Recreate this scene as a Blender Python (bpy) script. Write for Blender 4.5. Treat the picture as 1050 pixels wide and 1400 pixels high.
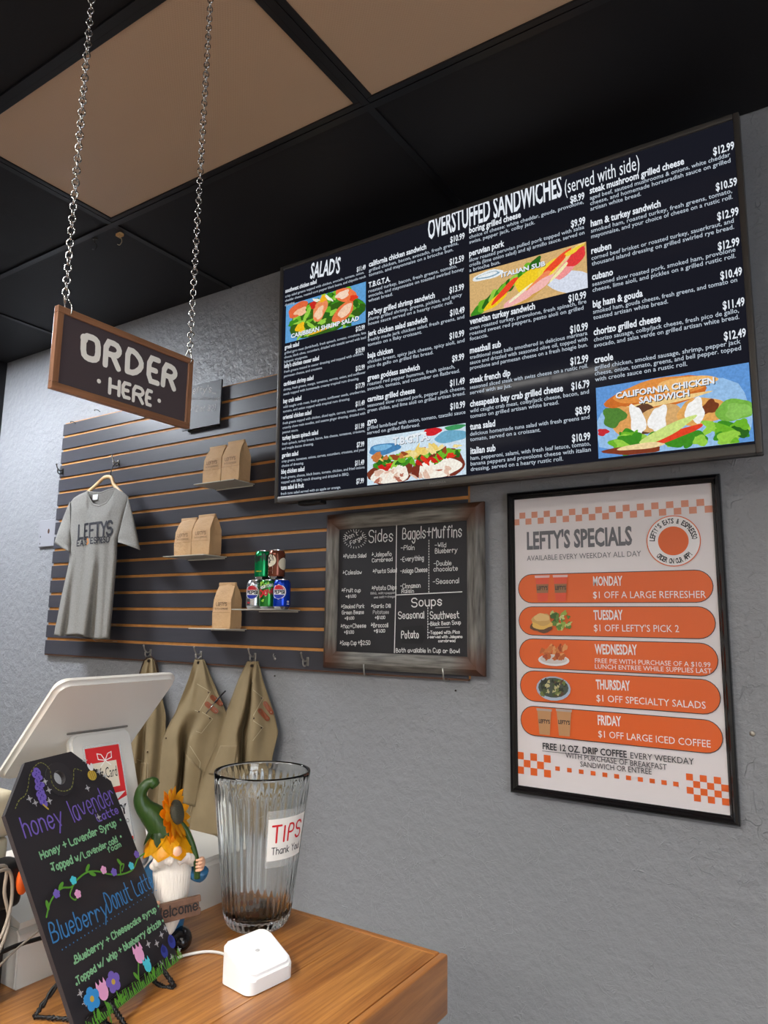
import bpy, bmesh, math, random
from mathutils import Vector, Matrix
random.seed(7)
for o in list(bpy.data.objects): bpy.data.objects.remove(o)
SC = bpy.context.scene
COL = SC.collection
PI = math.pi
# ------------------------------------------------------------------ camera
F_PX, PITCH, YAW, ROLL, DIST = 977.048, 0.154528, 0.581366, 0.014290, 2.234316
ZC = 1.5                      # height of the lens over the floor; z below is measured from the lens
EYE = Vector((0, -DIST, ZC))
FW = Vector((-math.sin(YAW)*math.cos(PITCH), math.cos(YAW)*math.cos(PITCH), math.sin(PITCH)))
_r = Vector((math.cos(YAW), math.sin(YAW), 0)); _u = _r.cross(FW)
RT = math.cos(ROLL)*_r + math.sin(ROLL)*_u
UP = -math.sin(ROLL)*_r + math.cos(ROLL)*_u
cd = bpy.data.cameras.new('camera'); cam = bpy.data.objects.new('camera', cd); COL.objects.link(cam)
cd.sensor_fit = 'HORIZONTAL'; cd.sensor_width = 36; cd.lens = F_PX/1050*36; cd.clip_start = .05
m = Matrix((RT, UP, -FW)).transposed().to_4x4(); m.translation = EYE; cam.matrix_world = m
SC.camera = cam
# ------------------------------------------------------------------ world, exposure
w = bpy.data.worlds.new('world'); SC.world = w; w.use_nodes = True
w.node_tree.nodes['Background'].inputs[0].default_value = (.5, .55, .65, 1)
w.node_tree.nodes['Background'].inputs[1].default_value = .05
SC.view_settings.view_transform = 'Standard'; SC.view_settings.look = 'None'
SC.view_settings.gamma = 1; SC.view_settings.exposure = 0.0; SC.view_settings.use_curve_mapping = False
# unseen lit ceiling panels, some added as room fill: centre x, y, strength, colour (the two panels in view are switched off)
LIT = [(-3.78, -.94, 80.0, (.86, .92, 1.0)), (-.5, -4.05, 95.0, (1, .97, .92)), (-2.95, -4.05, 88.0, (1, .97, .92)),
       (-1.73, -2.8, 36.0, (1, .97, .92)), (1.95, -4.05, 45.0, (1, .96, .90)), (.73, -2.8, 10.0, (1, .95, .88))]

# ------------------------------------------------------------------ pixel -> point on a plane
def ray(u, v): return FW + RT*((u-525)/F_PX) - UP*((v-700)/F_PX)
def at(u, v, axis, val):
    d = ray(u, v); t = (val-EYE[axis])/d[axis]; return EYE + t*d
def aty(u, v, y): return at(u, v, 1, y)
class Plane:
    def __init__(s, O, X, U):
        s.O = Vector(O); s.X = Vector(X).normalized(); s.U = Vector(U); s.U = (s.U - s.X*s.U.dot(s.X)).normalized(); s.N = s.X.cross(s.U)
    def px(s, u, v):
        d = ray(u, v); t = (s.O-EYE).dot(s.N)/d.dot(s.N); q = EYE+t*d-s.O; return Vector((q.dot(s.X), q.dot(s.U)))
    def pt(s, a, b, off=0): return s.O + s.X*a + s.U*b + s.N*off

# ------------------------------------------------------------------ materials
def lin(c): return tuple(((x/255)/12.92 if x/255 <= .04045 else ((x/255+.055)/1.055)**2.4) for x in c)
MATS = {}
def mat(name, rgb, rough=.6, metal=0, bump=None, var=None, spec=.5, emit=0, coat=0, trans=0, ior=1.45, stretch=(1,1,1), alpha=1):
    if name in MATS: return MATS[name]
    M = bpy.data.materials.new(name); M.use_nodes = True; nt = M.node_tree; N = nt.nodes; L = nt.links
    B = N['Principled BSDF']; c = lin(rgb)
    B.inputs['Base Color'].default_value = (*c, 1); B.inputs['Roughness'].default_value = rough
    B.inputs['Metallic'].default_value = metal; B.inputs['Specular IOR Level'].default_value = spec
    B.inputs['Coat Weight'].default_value = coat; B.inputs['Coat Roughness'].default_value = .06
    B.inputs['Transmission Weight'].default_value = trans; B.inputs['IOR'].default_value = ior
    B.inputs['Alpha'].default_value = alpha
    tc = N.new('ShaderNodeTexCoord'); mp = N.new('ShaderNodeMapping'); mp.inputs['Scale'].default_value = stretch
    L.new(tc.outputs['Object'], mp.inputs['Vector'])
    if var:      # (scale, amount)
        n = N.new('ShaderNodeTexNoise'); n.inputs['Scale'].default_value = var[0]; n.inputs['Detail'].default_value = 4
        L.new(mp.outputs[0], n.inputs['Vector'])
        r = N.new('ShaderNodeValToRGB'); a = var[1]
        r.color_ramp.elements[0].position = .3; r.color_ramp.elements[1].position = .7
        r.color_ramp.elements[0].color = (*[x*(1-a) for x in c], 1)
        r.color_ramp.elements[1].color = (*[min(1, x*(1+a)) for x in c], 1)
        L.new(n.outputs['Fac'], r.inputs[0]); L.new(r.outputs[0], B.inputs['Base Color'])
        if emit: L.new(r.outputs[0], B.inputs['Emission Color'])
    if bump:     # (scale, strength, distance)
        n = N.new('ShaderNodeTexNoise'); n.inputs['Scale'].default_value = bump[0]; n.inputs['Detail'].default_value = 5
        L.new(mp.outputs[0], n.inputs['Vector'])
        b = N.new('ShaderNodeBump'); b.inputs['Strength'].default_value = bump[1]; b.inputs['Distance'].default_value = bump[2]
        L.new(n.outputs['Fac'], b.inputs['Height']); L.new(b.outputs[0], B.inputs['Normal'])
    if emit:
        if not var: B.inputs['Emission Color'].default_value = (*c, 1)
        B.inputs['Emission Strength'].default_value = emit
        B.inputs['Base Color'].default_value = (.01, .01, .01, 1)
        for l in list(L):
            if l.to_socket == B.inputs['Base Color']: L.remove(l)
    MATS[name] = M; return M
def wall_paint():
    M = bpy.data.materials.new('textured_grey_paint'); M.use_nodes = True; nt = M.node_tree; N = nt.nodes; L = nt.links
    B = N['Principled BSDF']; B.inputs['Roughness'].default_value = .36; B.inputs['Specular IOR Level'].default_value = .5
    tc = N.new('ShaderNodeTexCoord')
    big = N.new('ShaderNodeTexNoise'); big.inputs['Scale'].default_value = 1.4; big.inputs['Detail'].default_value = 5
    L.new(tc.outputs['Object'], big.inputs['Vector'])
    r = N.new('ShaderNodeValToRGB'); r.color_ramp.elements[0].color = (*lin((139, 140, 143)), 1); r.color_ramp.elements[1].color = (*lin((147, 148, 151)), 1)
    L.new(big.outputs['Fac'], r.inputs[0]); L.new(r.outputs[0], B.inputs['Base Color'])
    # trowel ridges: thin distorted cell edges, kept only in patches
    warp = N.new('ShaderNodeTexNoise'); warp.inputs['Scale'].default_value = 5; warp.inputs['Detail'].default_value = 3
    L.new(tc.outputs['Object'], warp.inputs['Vector'])
    mx = N.new('ShaderNodeVectorMath'); mx.operation = 'MULTIPLY_ADD'; mx.inputs[1].default_value = (.6, .6, .6)
    L.new(warp.outputs['Color'], mx.inputs[0]); L.new(tc.outputs['Object'], mx.inputs[2])
    heights = []
    for sc, pat, thr, wid in ((6, 4.5, .56, .014), (11, 7, .55, .022), (21, 9, .54, .04)):
        v = N.new('ShaderNodeTexVoronoi'); v.feature = 'DISTANCE_TO_EDGE'; v.inputs['Scale'].default_value = sc
        L.new(mx.outputs[0], v.inputs['Vector'])
        e = N.new('ShaderNodeMapRange'); e.inputs['From Min'].default_value = 0; e.inputs['From Max'].default_value = wid
        e.inputs['To Min'].default_value = 1; e.inputs['To Max'].default_value = 0; L.new(v.outputs['Distance'], e.inputs['Value'])
        k = N.new('ShaderNodeTexNoise'); k.inputs['Scale'].default_value = pat*2.2; k.inputs['Detail'].default_value = 2; L.new(tc.outputs['Object'], k.inputs['Vector'])
        g = N.new('ShaderNodeMapRange'); g.inputs['From Min'].default_value = thr; g.inputs['From Max'].default_value = thr+.1; L.new(k.outputs['Fac'], g.inputs['Value'])
        t = N.new('ShaderNodeMath'); t.operation = 'MULTIPLY'; L.new(e.outputs[0], t.inputs[0]); L.new(g.outputs[0], t.inputs[1]); heights.append(t)
    a = N.new('ShaderNodeMath'); a.operation = 'ADD'; L.new(heights[0].outputs[0], a.inputs[0]); L.new(heights[1].outputs[0], a.inputs[1])
    a2 = N.new('ShaderNodeMath'); a2.operation = 'MULTIPLY_ADD'; a2.inputs[1].default_value = .6; L.new(heights[2].outputs[0], a2.inputs[0]); L.new(a.outputs[0], a2.inputs[2])
    fn = N.new('ShaderNodeTexNoise'); fn.inputs['Scale'].default_value = 26; fn.inputs['Detail'].default_value = 5; fn.inputs['Roughness'].default_value = .6; L.new(tc.outputs['Object'], fn.inputs['Vector'])
    a3 = N.new('ShaderNodeMath'); a3.operation = 'MULTIPLY_ADD'; a3.inputs[1].default_value = 5.0; L.new(fn.outputs['Fac'], a3.inputs[0]); L.new(a2.outputs[0], a3.inputs[2])
    b = N.new('ShaderNodeBump'); b.inputs['Strength'].default_value = .9; b.inputs['Distance'].default_value = .0020
    L.new(a3.outputs[0], b.inputs['Height']); L.new(b.outputs[0], B.inputs['Normal'])
    return M
def wood(name, c1, c2, axis='Y', scale=1.0, rough=.35, coat=.3, fine=1.0):
    if name in MATS: return MATS[name]
    M = bpy.data.materials.new(name); M.use_nodes = True; nt = M.node_tree; N = nt.nodes; L = nt.links
    B = N['Principled BSDF']; B.inputs['Roughness'].default_value = rough; B.inputs['Coat Weight'].default_value = coat; B.inputs['Coat Roughness'].default_value = .25
    tc = N.new('ShaderNodeTexCoord'); mp = N.new('ShaderNodeMapping'); s = {'X': (1.2, 40, 40), 'Y': (40, 1.2, 40), 'Z': (40, 40, 1.2)}[axis]
    mp.inputs['Scale'].default_value = tuple(k*scale for k in s); L.new(tc.outputs['Object'], mp.inputs['Vector'])
    n = N.new('ShaderNodeTexNoise'); n.inputs['Scale'].default_value = 1.5; n.inputs['Detail'].default_value = 6; n.inputs['Roughness'].default_value = .65; n.inputs['Distortion'].default_value = .4*fine
    L.new(mp.outputs[0], n.inputs['Vector'])
    n2 = N.new('ShaderNodeTexNoise'); n2.inputs['Scale'].default_value = .22; n2.inputs['Detail'].default_value = 2; L.new(mp.outputs[0], n2.inputs['Vector'])
    ad = N.new('ShaderNodeMath'); ad.operation = 'MULTIPLY_ADD'; ad.inputs[1].default_value = .55; L.new(n2.outputs['Fac'], ad.inputs[0]); L.new(n.outputs['Fac'], ad.inputs[2])
    r = N.new('ShaderNodeValToRGB'); r.color_ramp.elements[0].position = .6; r.color_ramp.elements[1].position = .95
    r.color_ramp.elements[0].color = (*lin(c1), 1); r.color_ramp.elements[1].color = (*lin(c2), 1)
    L.new(ad.outputs[0], r.inputs[0]); L.new(r.outputs[0], B.inputs['Base Color'])
    b = N.new('ShaderNodeBump'); b.inputs['Strength'].default_value = .12; b.inputs['Distance'].default_value = .001; L.new(n.outputs['Fac'], b.inputs['Height']); L.new(b.outputs[0], B.inputs['Normal'])
    MATS[name] = M; return M
def glow(rgb, s=1.0, var=None):
    n = 'screen_light_%d_%d_%d' % rgb + ('v' if var else '')
    return mat(n, rgb, .3, emit=s, var=var, spec=.08)

# ------------------------------------------------------------------ objects
WM = {}
def tag(o, label=None, cat=None, group=None, kind=None):
    if label: o['label'] = label
    if cat: o['category'] = cat
    if group: o['group'] = group
    if kind: o['kind'] = kind
    return o
def thing(name, label, cat, loc, rotz=0, group=None):
    o = bpy.data.objects.new(name, None); COL.objects.link(o); o.empty_display_size = .05
    o.location = loc; o.rotation_euler = (0, 0, rotz)
    WM[o.name] = Matrix.Translation(Vector(loc)) @ Matrix.Rotation(rotz, 4, 'Z')
    return tag(o, label, cat, group)
def obj(name, bm, m, parent=None, smooth=False, kind=None, label=None, loc=None):
    """bmesh in world coordinates -> one mesh object, origin at loc or at the parent's base"""
    me = bpy.data.meshes.new(name)
    o = bpy.data.objects.new(name, me); COL.objects.link(o)
    if parent is not None:
        PM = WM[parent.name]
    else: PM = Matrix.Identity(4)
    off = PM.inverted() @ (Vector(loc) if loc is not None else PM.translation)
    W = PM @ Matrix.Translation(off)
    bmesh.ops.transform(bm, matrix=W.inverted(), verts=bm.verts)
    bm.normal_update(); bm.to_mesh(me); bm.free()
    for mm in (m if isinstance(m, (list, tuple)) else [m]): me.materials.append(mm)
    if smooth:
        for p in me.polygons: p.use_smooth = True
        if smooth != True:
            try: me.set_sharp_from_angle(angle=smooth)
            except Exception: pass
    if parent is not None: o.parent = parent
    o.location = off; WM[o.name] = W
    return tag(o, label, None, None, kind)
def recalc(bm):
    bmesh.ops.recalc_face_normals(bm, faces=bm.faces); return bm
def box(bm, x0, x1, y0, y1, z0, z1, bev=0, seg=2, M=None, mi=0):
    g = bmesh.ops.create_cube(bm, size=1)['verts']
    bmesh.ops.transform(bm, matrix=Matrix.Translation(((x0+x1)/2, (y0+y1)/2, (z0+z1)/2)) @ Matrix.Diagonal((abs(x1-x0), abs(y1-y0), abs(z1-z0), 1)), verts=g)
    fs = {f for v in g for f in v.link_faces}
    for f in fs: f.material_index = mi
    if bev:
        es = list({e for v in g for e in v.link_edges})
        r = bmesh.ops.bevel(bm, geom=es, offset=bev, segments=seg, affect='EDGES', profile=.5)
        g = list({v for f in r['faces'] for v in f.verts} | {v for v in g if v.is_valid})
    if M is not None:
        bmesh.ops.transform(bm, matrix=M, verts=list({v for v in g if v.is_valid}))
    return bm
def nb(): return bmesh.new()
def prism(bm, pts, v, mi=0):
    """polygon of 3-D points swept by vector v"""
    v = Vector(v); a = [bm.verts.new(p) for p in pts]; b = [bm.verts.new(Vector(p)+v) for p in pts]
    n = len(pts); fs = [bm.faces.new(a[::-1]), bm.faces.new(b)]
    for i in range(n): fs.append(bm.faces.new((a[i], a[(i+1) % n], b[(i+1) % n], b[i])))
    for f in fs: f.material_index = mi
    return bm
def tube(bm, pts, r, seg=8, closed=False, caps=True, squash=None):
    pts = [Vector(p) for p in pts]; n = len(pts); rr = r if isinstance(r, (list, tuple)) else [r]*n
    rings = []; prev = None
    for i, p in enumerate(pts):
        if closed: t = pts[(i+1) % n]-pts[i-1]
        else: t = pts[min(i+1, n-1)]-pts[max(i-1, 0)]
        t.normalize()
        if prev is None:
            a = Vector((0, 0, 1)) if abs(t.z) < .9 else Vector((1, 0, 0)); x = t.cross(a).normalized()
        else: x = (prev - t*prev.dot(t)).normalized()
        prev = x; y = t.cross(x)
        rings.append([bm.verts.new(p + (x*math.cos(2*PI*k/seg)*(squash or 1) + y*math.sin(2*PI*k/seg))*rr[i]) for k in range(seg)])
    for i in range(n if closed else n-1):
        A, B = rings[i], rings[(i+1) % n]
        for k in range(seg): bm.faces.new((A[k], A[(k+1) % seg], B[(k+1) % seg], B[k]))
    if caps and not closed:
        bm.faces.new(rings[0][::-1]); bm.faces.new(rings[-1])
    return bm
def lathe(bm, prof, c, seg=24, cap0=True, cap1=True, rib=None):
    rings = []
    for r, z in prof:
        ring = []
        for k in range(seg):
            a = 2*PI*k/seg; q = r*(1+(rib(a, z) if rib else 0)); ring.append(bm.verts.new((c[0]+q*math.cos(a), c[1]+q*math.sin(a), c[2]+z)))
        rings.append(ring)
    for A, B in zip(rings, rings[1:]):
        for k in range(seg): bm.faces.new((A[k], A[(k+1) % seg], B[(k+1) % seg], B[k]))
    if cap0: bm.faces.new(rings[0][::-1])
    if cap1: bm.faces.new(rings[-1])
    return bm
def ball(bm, c, r, M=None, u=16, v=10):
    g = bmesh.ops.create_uvsphere(bm, u_segments=u, v_segments=v, radius=1)['verts']
    r = r if isinstance(r, (tuple, list)) else (r, r, r)
    T = Matrix.Translation(c) @ (M or Matrix.Identity(4)) @ Matrix.Diagonal((*r, 1))
    bmesh.ops.transform(bm, matrix=T, verts=g); return bm
def smooth_pts(pts, n=6):
    pts = [Vector(p) for p in pts]; out = []
    for i in range(len(pts)-1):
        a, b, c, d = pts[max(i-1, 0)], pts[i], pts[i+1], pts[min(i+2, len(pts)-1)]
        for k in range(n):
            t = k/n; out.append(.5*((2*b)+(c-a)*t+(2*a-5*b+4*c-d)*t*t+(3*b-a-3*c+d)*t**3))
    out.append(pts[-1]); return out
def lerp_tab(tab, x):
    if x <= tab[0][0]: return tab[0][1]
    for (a, p), (b, q) in zip(tab, tab[1:]):
        if x <= b: return p+(q-p)*(x-a)/(b-a)
    return tab[-1][1]

# ------------------------------------------------------------------ writing: a single-stroke hand and the built-in font
G = {'A': '002640 1232', 'B': '000626353423033342413000', 'C': '4536160501103041', 'D': '00062644422000', 'E': '46060040 0333', 'F': '460600 0333',
 'G': '45361605011030414323', 'H': '0006 4046 0343', 'I': '0006', 'J': '4641301001', 'K': '0006 460340', 'L': '060040', 'M': '0006234640', 'N': '00064046',
 'O': '163645413010010516', 'P': '00063645443303', 'Q': '163645413010010516 2240', 'R': '00063645443303 2340', 'S': '453616050413334241301001',
 'T': '0646 2620', 'U': '060110304146', 'V': '062046', 'W': '0610243046', 'X': '0640 0046', 'Y': '062346 2320', 'Z': '06460040',
 'a': '34140301102032 3430', 'b': '0600 0314243331201001', 'c': '3324140301102031', 'd': '3630 3324140301102031', 'e': '02323324140301102031',
 'f': '35261510 0424', 'g': '343a2b1b0a 3324140301102031', 'h': '0600 0314243330', 'i': '0400 0605', 'j': '141a0b 1615', 'k': '0600 340230', 'l': '0600',
 'm': '0004 03142320 23344340', 'n': '0004 0314243330', 'o': '142433312010010314', 'p': '040b 0314243331201001', 'q': '343b 3324140301102031',
 'r': '0004 02142433', 's': '33241403122231201001', 't': '16112030 0434', 'u': '0401102031 3430', 'v': '042044', 'w': '0410233044', 'x': '0430 0034',
 'y': '0420 440b', 'z': '04340030', '0': '163645413010010516', '1': '152620', '2': '05163645440040', '3': '0516364544334241301001 1333', '4': '30360242',
 '5': '46060333 33424130 3000', '6': '4536160501103041423303', '7': '064610', '8': '13040516364544331302011030414233', '9': '43130405163645413010',
 '.': '0001', ',': '100a', '+': '0343 2125', '$': '453616050413334241301001 272b', "'": '0705', '!': '0602 0001', '/': '0046', '(': '27151221', ')': '07151200',
 '*': '1343 2226 1244', '-': '0333', '~': '05161536', '&': '411505163510000 1'.replace(' ', ''), ':': '0102 0403', '#': '12341432'}
def gly(ch):
    out = []; wd = 0
    src = 'n' if ch == 'ñ' else ch
    for st in G.get(src, '').split():
        pts = []
        for i in range(0, len(st)-1, 2):
            y = {'a': -1, 'b': -2}.get(st[i+1]); y = int(st[i+1]) if y is None else y
            pts.append((int(st[i]), y)); wd = max(wd, int(st[i]))
        out.append(pts)
    if ch == 'ñ': out.append([(0, 5), (1, 6), (2, 5), (3, 6)])
    if ch in ".,!:'i": wd = max(wd, .3)
    return out, wd
def chaikin(p, k=1):
    for _ in range(k):
        if len(p) < 3: return p
        q = [p[0]]
        for a, b in zip(p, p[1:]): q += [(.75*a[0]+.25*b[0], .75*a[1]+.25*b[1]), (.25*a[0]+.75*b[0], .25*a[1]+.75*b[1])]
        q.append(p[-1]); p = q
    return p
def stroke_layout(s, gap=1.5, smooth=1, jit=0, shear=0):
    x = 0; res = []
    for ch in s:
        if ch == ' ': x += 2.6; continue
        g, wd = gly(ch); dy = random.uniform(-jit, jit); sc = 1+random.uniform(-jit, jit)*.25
        for st in g: res.append([(x+a+shear*b, b*sc+dy) for a, b in chaikin(st, smooth)])
        x += wd+gap
    return res, max(x-gap, .5)
_FC = {}
def font_mesh(s, off=0):
    k = (s, off)
    if k not in _FC:
        c = bpy.data.curves.new('t', 'FONT'); c.body = s; c.size = 1; c.resolution_u = 2; c.offset = off
        o = bpy.data.objects.new('t', c); COL.objects.link(o); dg = bpy.context.evaluated_depsgraph_get(); dg.update()
        me = bpy.data.meshes.new_from_object(o.evaluated_get(dg)); vs = [(v.co.x, v.co.y) for v in me.vertices]; fs = [tuple(p.vertices) for p in me.polygons]
        bpy.data.objects.remove(o); bpy.data.curves.remove(c); bpy.data.meshes.remove(me); _FC[k] = (vs, fs)
    return _FC[k]
CAP = max(v[1] for v in font_mesh('H')[0])
class Canvas:
    """flat print on a plane (or, with warp, on a curved surface): polygons, ribbons and lettering in one mesh"""
    def __init__(s, P, off=.0004, warp=None): s.P = P; s.bm = nb(); s.off = off; s.mats = []; s.warp = warp; s.step = .00002; s.fine = 0; s.rise = 2e-7
    def mi(s, m):
        if m not in s.mats: s.mats.append(m)
        return s.mats.index(m)
    def V(s, a, b): return s.bm.verts.new(s.warp(a, b, s.off) if s.warp else s.P.pt(a, b, s.off))
    def poly(s, pts, m):
        s.off += s.step; f = s.bm.faces.new([s.V(*p) for p in pts]); f.material_index = s.mi(m)
    def polypx(s, pts, m): s.poly([s.P.px(*p) for p in pts], m)
    def disc(s, c, rx, ry, m, n=24, rot=0, wob=0, clip=None):
        pts = []; ph = random.random()*6
        for k in range(n):
            t = 2*PI*k/n; q = 1+wob*math.sin(3*t+ph)+wob*.6*math.sin(5*t+2*ph); x, y = rx*q*math.cos(t), ry*q*math.sin(t)
            a, b = c[0]+x*math.cos(rot)-y*math.sin(rot), c[1]+x*math.sin(rot)+y*math.cos(rot)
            if clip: a = min(max(a, clip[0]), clip[1]); b = min(max(b, clip[2]), clip[3])
            pts.append((a, b))
        if clip and (max(p[0] for p in pts)-min(p[0] for p in pts) < 1e-5 or max(p[1] for p in pts)-min(p[1] for p in pts) < 1e-5): return
        s.poly(pts, m)
    def ribbon(s, pts, t, m, closed=False):
        s.off += s.step; pts = [Vector(p) for p in pts]; pts = [p for i, p in enumerate(pts) if i == 0 or (p-pts[i-1]).length > 1e-7]
        if len(pts) < 2: return
        n = len(pts); L = []; R = []
        if not closed:
            d = (pts[1]-pts[0]).normalized(); e = (pts[-1]-pts[-2]).normalized()
            for k in (-.9, -.6): 
                q = Vector((-d.y, d.x)); wdt = t/2*math.sqrt(1-k*k); L.append(pts[0]+d*k*t/2+q*wdt); R.append(pts[0]+d*k*t/2-q*wdt)
        for i in range(n):
            a = pts[i-1] if (i > 0 or closed) else pts[0]; b = pts[(i+1) % n] if (i < n-1 or closed) else pts[-1]
            d1 = (pts[i]-a); d2 = (b-pts[i])
            d1 = d1.normalized() if d1.length > 1e-9 else d2.normalized(); d2 = d2.normalized() if d2.length > 1e-9 else d1
            d = (d1+d2); d = d.normalized() if d.length > .2 else d1
            q = Vector((-d.y, d.x)); c = max(.5, q.dot(Vector((-d1.y, d1.x)))); L.append(pts[i]+q*t/2/c); R.append(pts[i]-q*t/2/c)
        if not closed:
            for k in (.6, .9):
                q = Vector((-e.y, e.x)); wdt = t/2*math.sqrt(1-k*k); L.append(pts[-1]+e*k*t/2+q*wdt); R.append(pts[-1]+e*k*t/2-q*wdt)
        lv = []; rv = []; o0 = s.off; mi = s.mi(m)
        for a, b in zip(L, R): lv.append(s.V(*a)); rv.append(s.V(*b)); s.off += s.rise
        s.off = o0+s.rise*len(L)*.0+(s.rise*len(L) if s.rise > 1e-6 else 0)
        for i in range(len(lv) if closed else len(lv)-1):
            j = (i+1) % len(lv)
            try: s.bm.faces.new((lv[i], rv[i], rv[j], lv[j])).material_index = mi
            except ValueError: pass
    def hand(s, txt, p0, p1, h, m, t=None, smooth=1, jit=.25, shear=0, gap=1.5, px=True):
        """single-stroke lettering with its base line from p0 to p1 (pixels of the photo, or plane metres) and capital height h"""
        if px: a0 = s.P.px(*p0); a1 = s.P.px(*p1); h = (s.P.px(p0[0], p0[1]-h)-a0).length
        else: a0 = Vector(p0); a1 = Vector(p1)
        d = a1-a0; st, wd = stroke_layout(txt, gap, smooth, jit, shear); e = d.normalized(); q = Vector((-e.y, e.x)); sx = d.length/wd; sy = h/6
        for g in st:
            pp = [a0+e*(x*sx)+q*(y*sy) for x, y in g]
            if s.fine:
                r = [pp[0]]
                for a, b in zip(pp, pp[1:]):
                    k = max(1, int((b-a).length/s.fine)); r += [a.lerp(b, (i+1)/k) for i in range(k)]
                pp = r
            s.ribbon(pp, t or h*.12, m)
    def type(s, txt, p0, p1, h, m, bold=0, px=True, width=None, align='L', maxw=None):
        if px:
            a0 = s.P.px(*p0); h = abs(s.P.px(p0[0], p0[1]-h).y-a0.y) if h > .9 else h
            a1 = s.P.px(*p1) if p1 else None
        else: a0 = Vector(p0); a1 = Vector(p1) if p1 else None
        vs, fs = font_mesh(txt, bold)
        x0 = min(v[0] for v in vs); x1 = max(v[0] for v in vs); sy = h/CAP
        if a1 is not None: d = a1-a0; e = d.normalized(); W = d.length
        else:
            e = Vector((1, 0)); W = (x1-x0)*sy*(width or 1)
            if maxw: W = min(W, maxw)
        if align == 'R': a0 = a0-e*W
        elif align == 'C': a0 = a0-e*W/2
        sx = W/(x1-x0); q = Vector((-e.y, e.x)); s.off += s.step; mi = s.mi(m)
        nv = [s.V(*(a0+e*((x-x0)*sx)+q*(y*sy))) for x, y in vs]
        for f in fs:
            try: s.bm.faces.new([nv[i] for i in f]).material_index = mi
            except ValueError: pass
    def build(s, name, parent, **k): return obj(name, s.bm, s.mats, parent, **k)

Z = lambda z: z+ZC     # heights measured from the lens
def sheet(bm, nu, nv, fn, mi=0, wrap=False):
    g = [[bm.verts.new(fn(i/nu, j/nv)) for i in range(nu if wrap else nu+1)] for j in range(nv+1)]
    for j in range(nv):
        for i in range(nu):
            k = (i+1) % nu if wrap else i+1
            f = bm.faces.new((g[j][i], g[j][k], g[j+1][k], g[j+1][i])); f.material_index = mi
    return g
# =================================================================== THE ROOM
PAINT = wall_paint()
BLACK = mat('flat_black_paint', (14, 13, 16), .55, bump=(60, .3, .001))
CT = 1.54; XL, XR, YB = -4.25, 3.1, -6.2
def struct(name, bm, m, **k): return obj(name, bm, m, kind='structure', **k)
b = nb(); box(b, XL-.1, XR+.1, 0, .12, 0, Z(CT)+.21); struct('wall_back', b, PAINT)
b = nb(); box(b, XL-.12, XL, YB, 0, 0, Z(CT)+.21); struct('wall_left', b, BLACK)
b = nb(); box(b, XR, XR+.12, YB, 0, 0, Z(CT)+.21); struct('wall_right', b, mat('warm_white_paint', (190, 184, 172), .7))
b = nb(); box(b, XL-.1, XR+.1, YB-.12, YB, 0, Z(CT)+.21); struct('wall_front', b, mat('warm_white_paint', (190, 184, 172), .7))
b = nb(); box(b, XL-.1, XR+.1, YB-.1, .1, -.1, 0); struct('floor', b, mat('brown_floor_vinyl', (96, 84, 74), .5, var=(3, .1)))
# unseen glowing windows added in the right wall to light the sign side
WN = mat('added_frame_black', (24, 24, 26), .5)
for y0, y1 in ((-4.7, -3.62), (-3.56, -2.5)):
    b = nb(); n_ = 'added_window_1' if y0 < -4 else 'added_window_2'
    wo = struct(n_, (box(b, XR-.012, XR-.004, y0+.04, y1-.04, .54, 2.46), b)[1], mat('fill_light_pane', (226, 236, 250), .1, emit=8.0))
    for a in ((y0, y1, .5, .54), (y0, y1, 2.46, 2.5), (y0, y0+.04, .54, 2.46), (y1-.04, y1, .54, 2.46)):
        b = nb(); box(b, XR-.04, XR-.0005, a[0], a[1], a[2], a[3], .003); obj('added_window_frame', b, WN, wo)
# ceiling: slab over a grid of black tees, tiles lying in it
TX = [-1.12+1.225*k for k in range(-3, 4)]; TY = [-.645-.612*k for k in range(0, 10)]
b = nb(); box(b, XL-.1, XR+.1, YB-.1, .1, Z(CT)+.22, Z(CT)+.30); ceil_o = struct('ceiling', b, BLACK)
TEE = mat('black_tee_metal', (18, 17, 20), .4, spec=.5)
xs = sorted([XL]+[x for x in TX if XL+.05 < x < XR-.05]+[XR]); ys = sorted([YB]+[y for y in TY if y > YB+.05]+[0])
for y in ys[1:-1]:
    b = nb(); box(b, XL, XR, y-.012, y+.012, Z(CT)-.003, Z(CT)+.004); box(b, XL, XR, y-.003, y+.003, Z(CT)+.004, Z(CT)+.03); obj('grid_tee', b, TEE, ceil_o)
for x in xs[1:-1]:
    for y0, y1 in zip(ys, ys[1:]):
        b = nb(); box(b, x-.012, x+.012, y0+.012, y1-.012, Z(CT)-.002, Z(CT)+.004); box(b, x-.003, x+.003, y0, y1, Z(CT)+.004, Z(CT)+.03); obj('grid_tee', b, TEE, ceil_o)
OFFP = [(-1.7325, -.951), (-.5075, -.951)]
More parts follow.
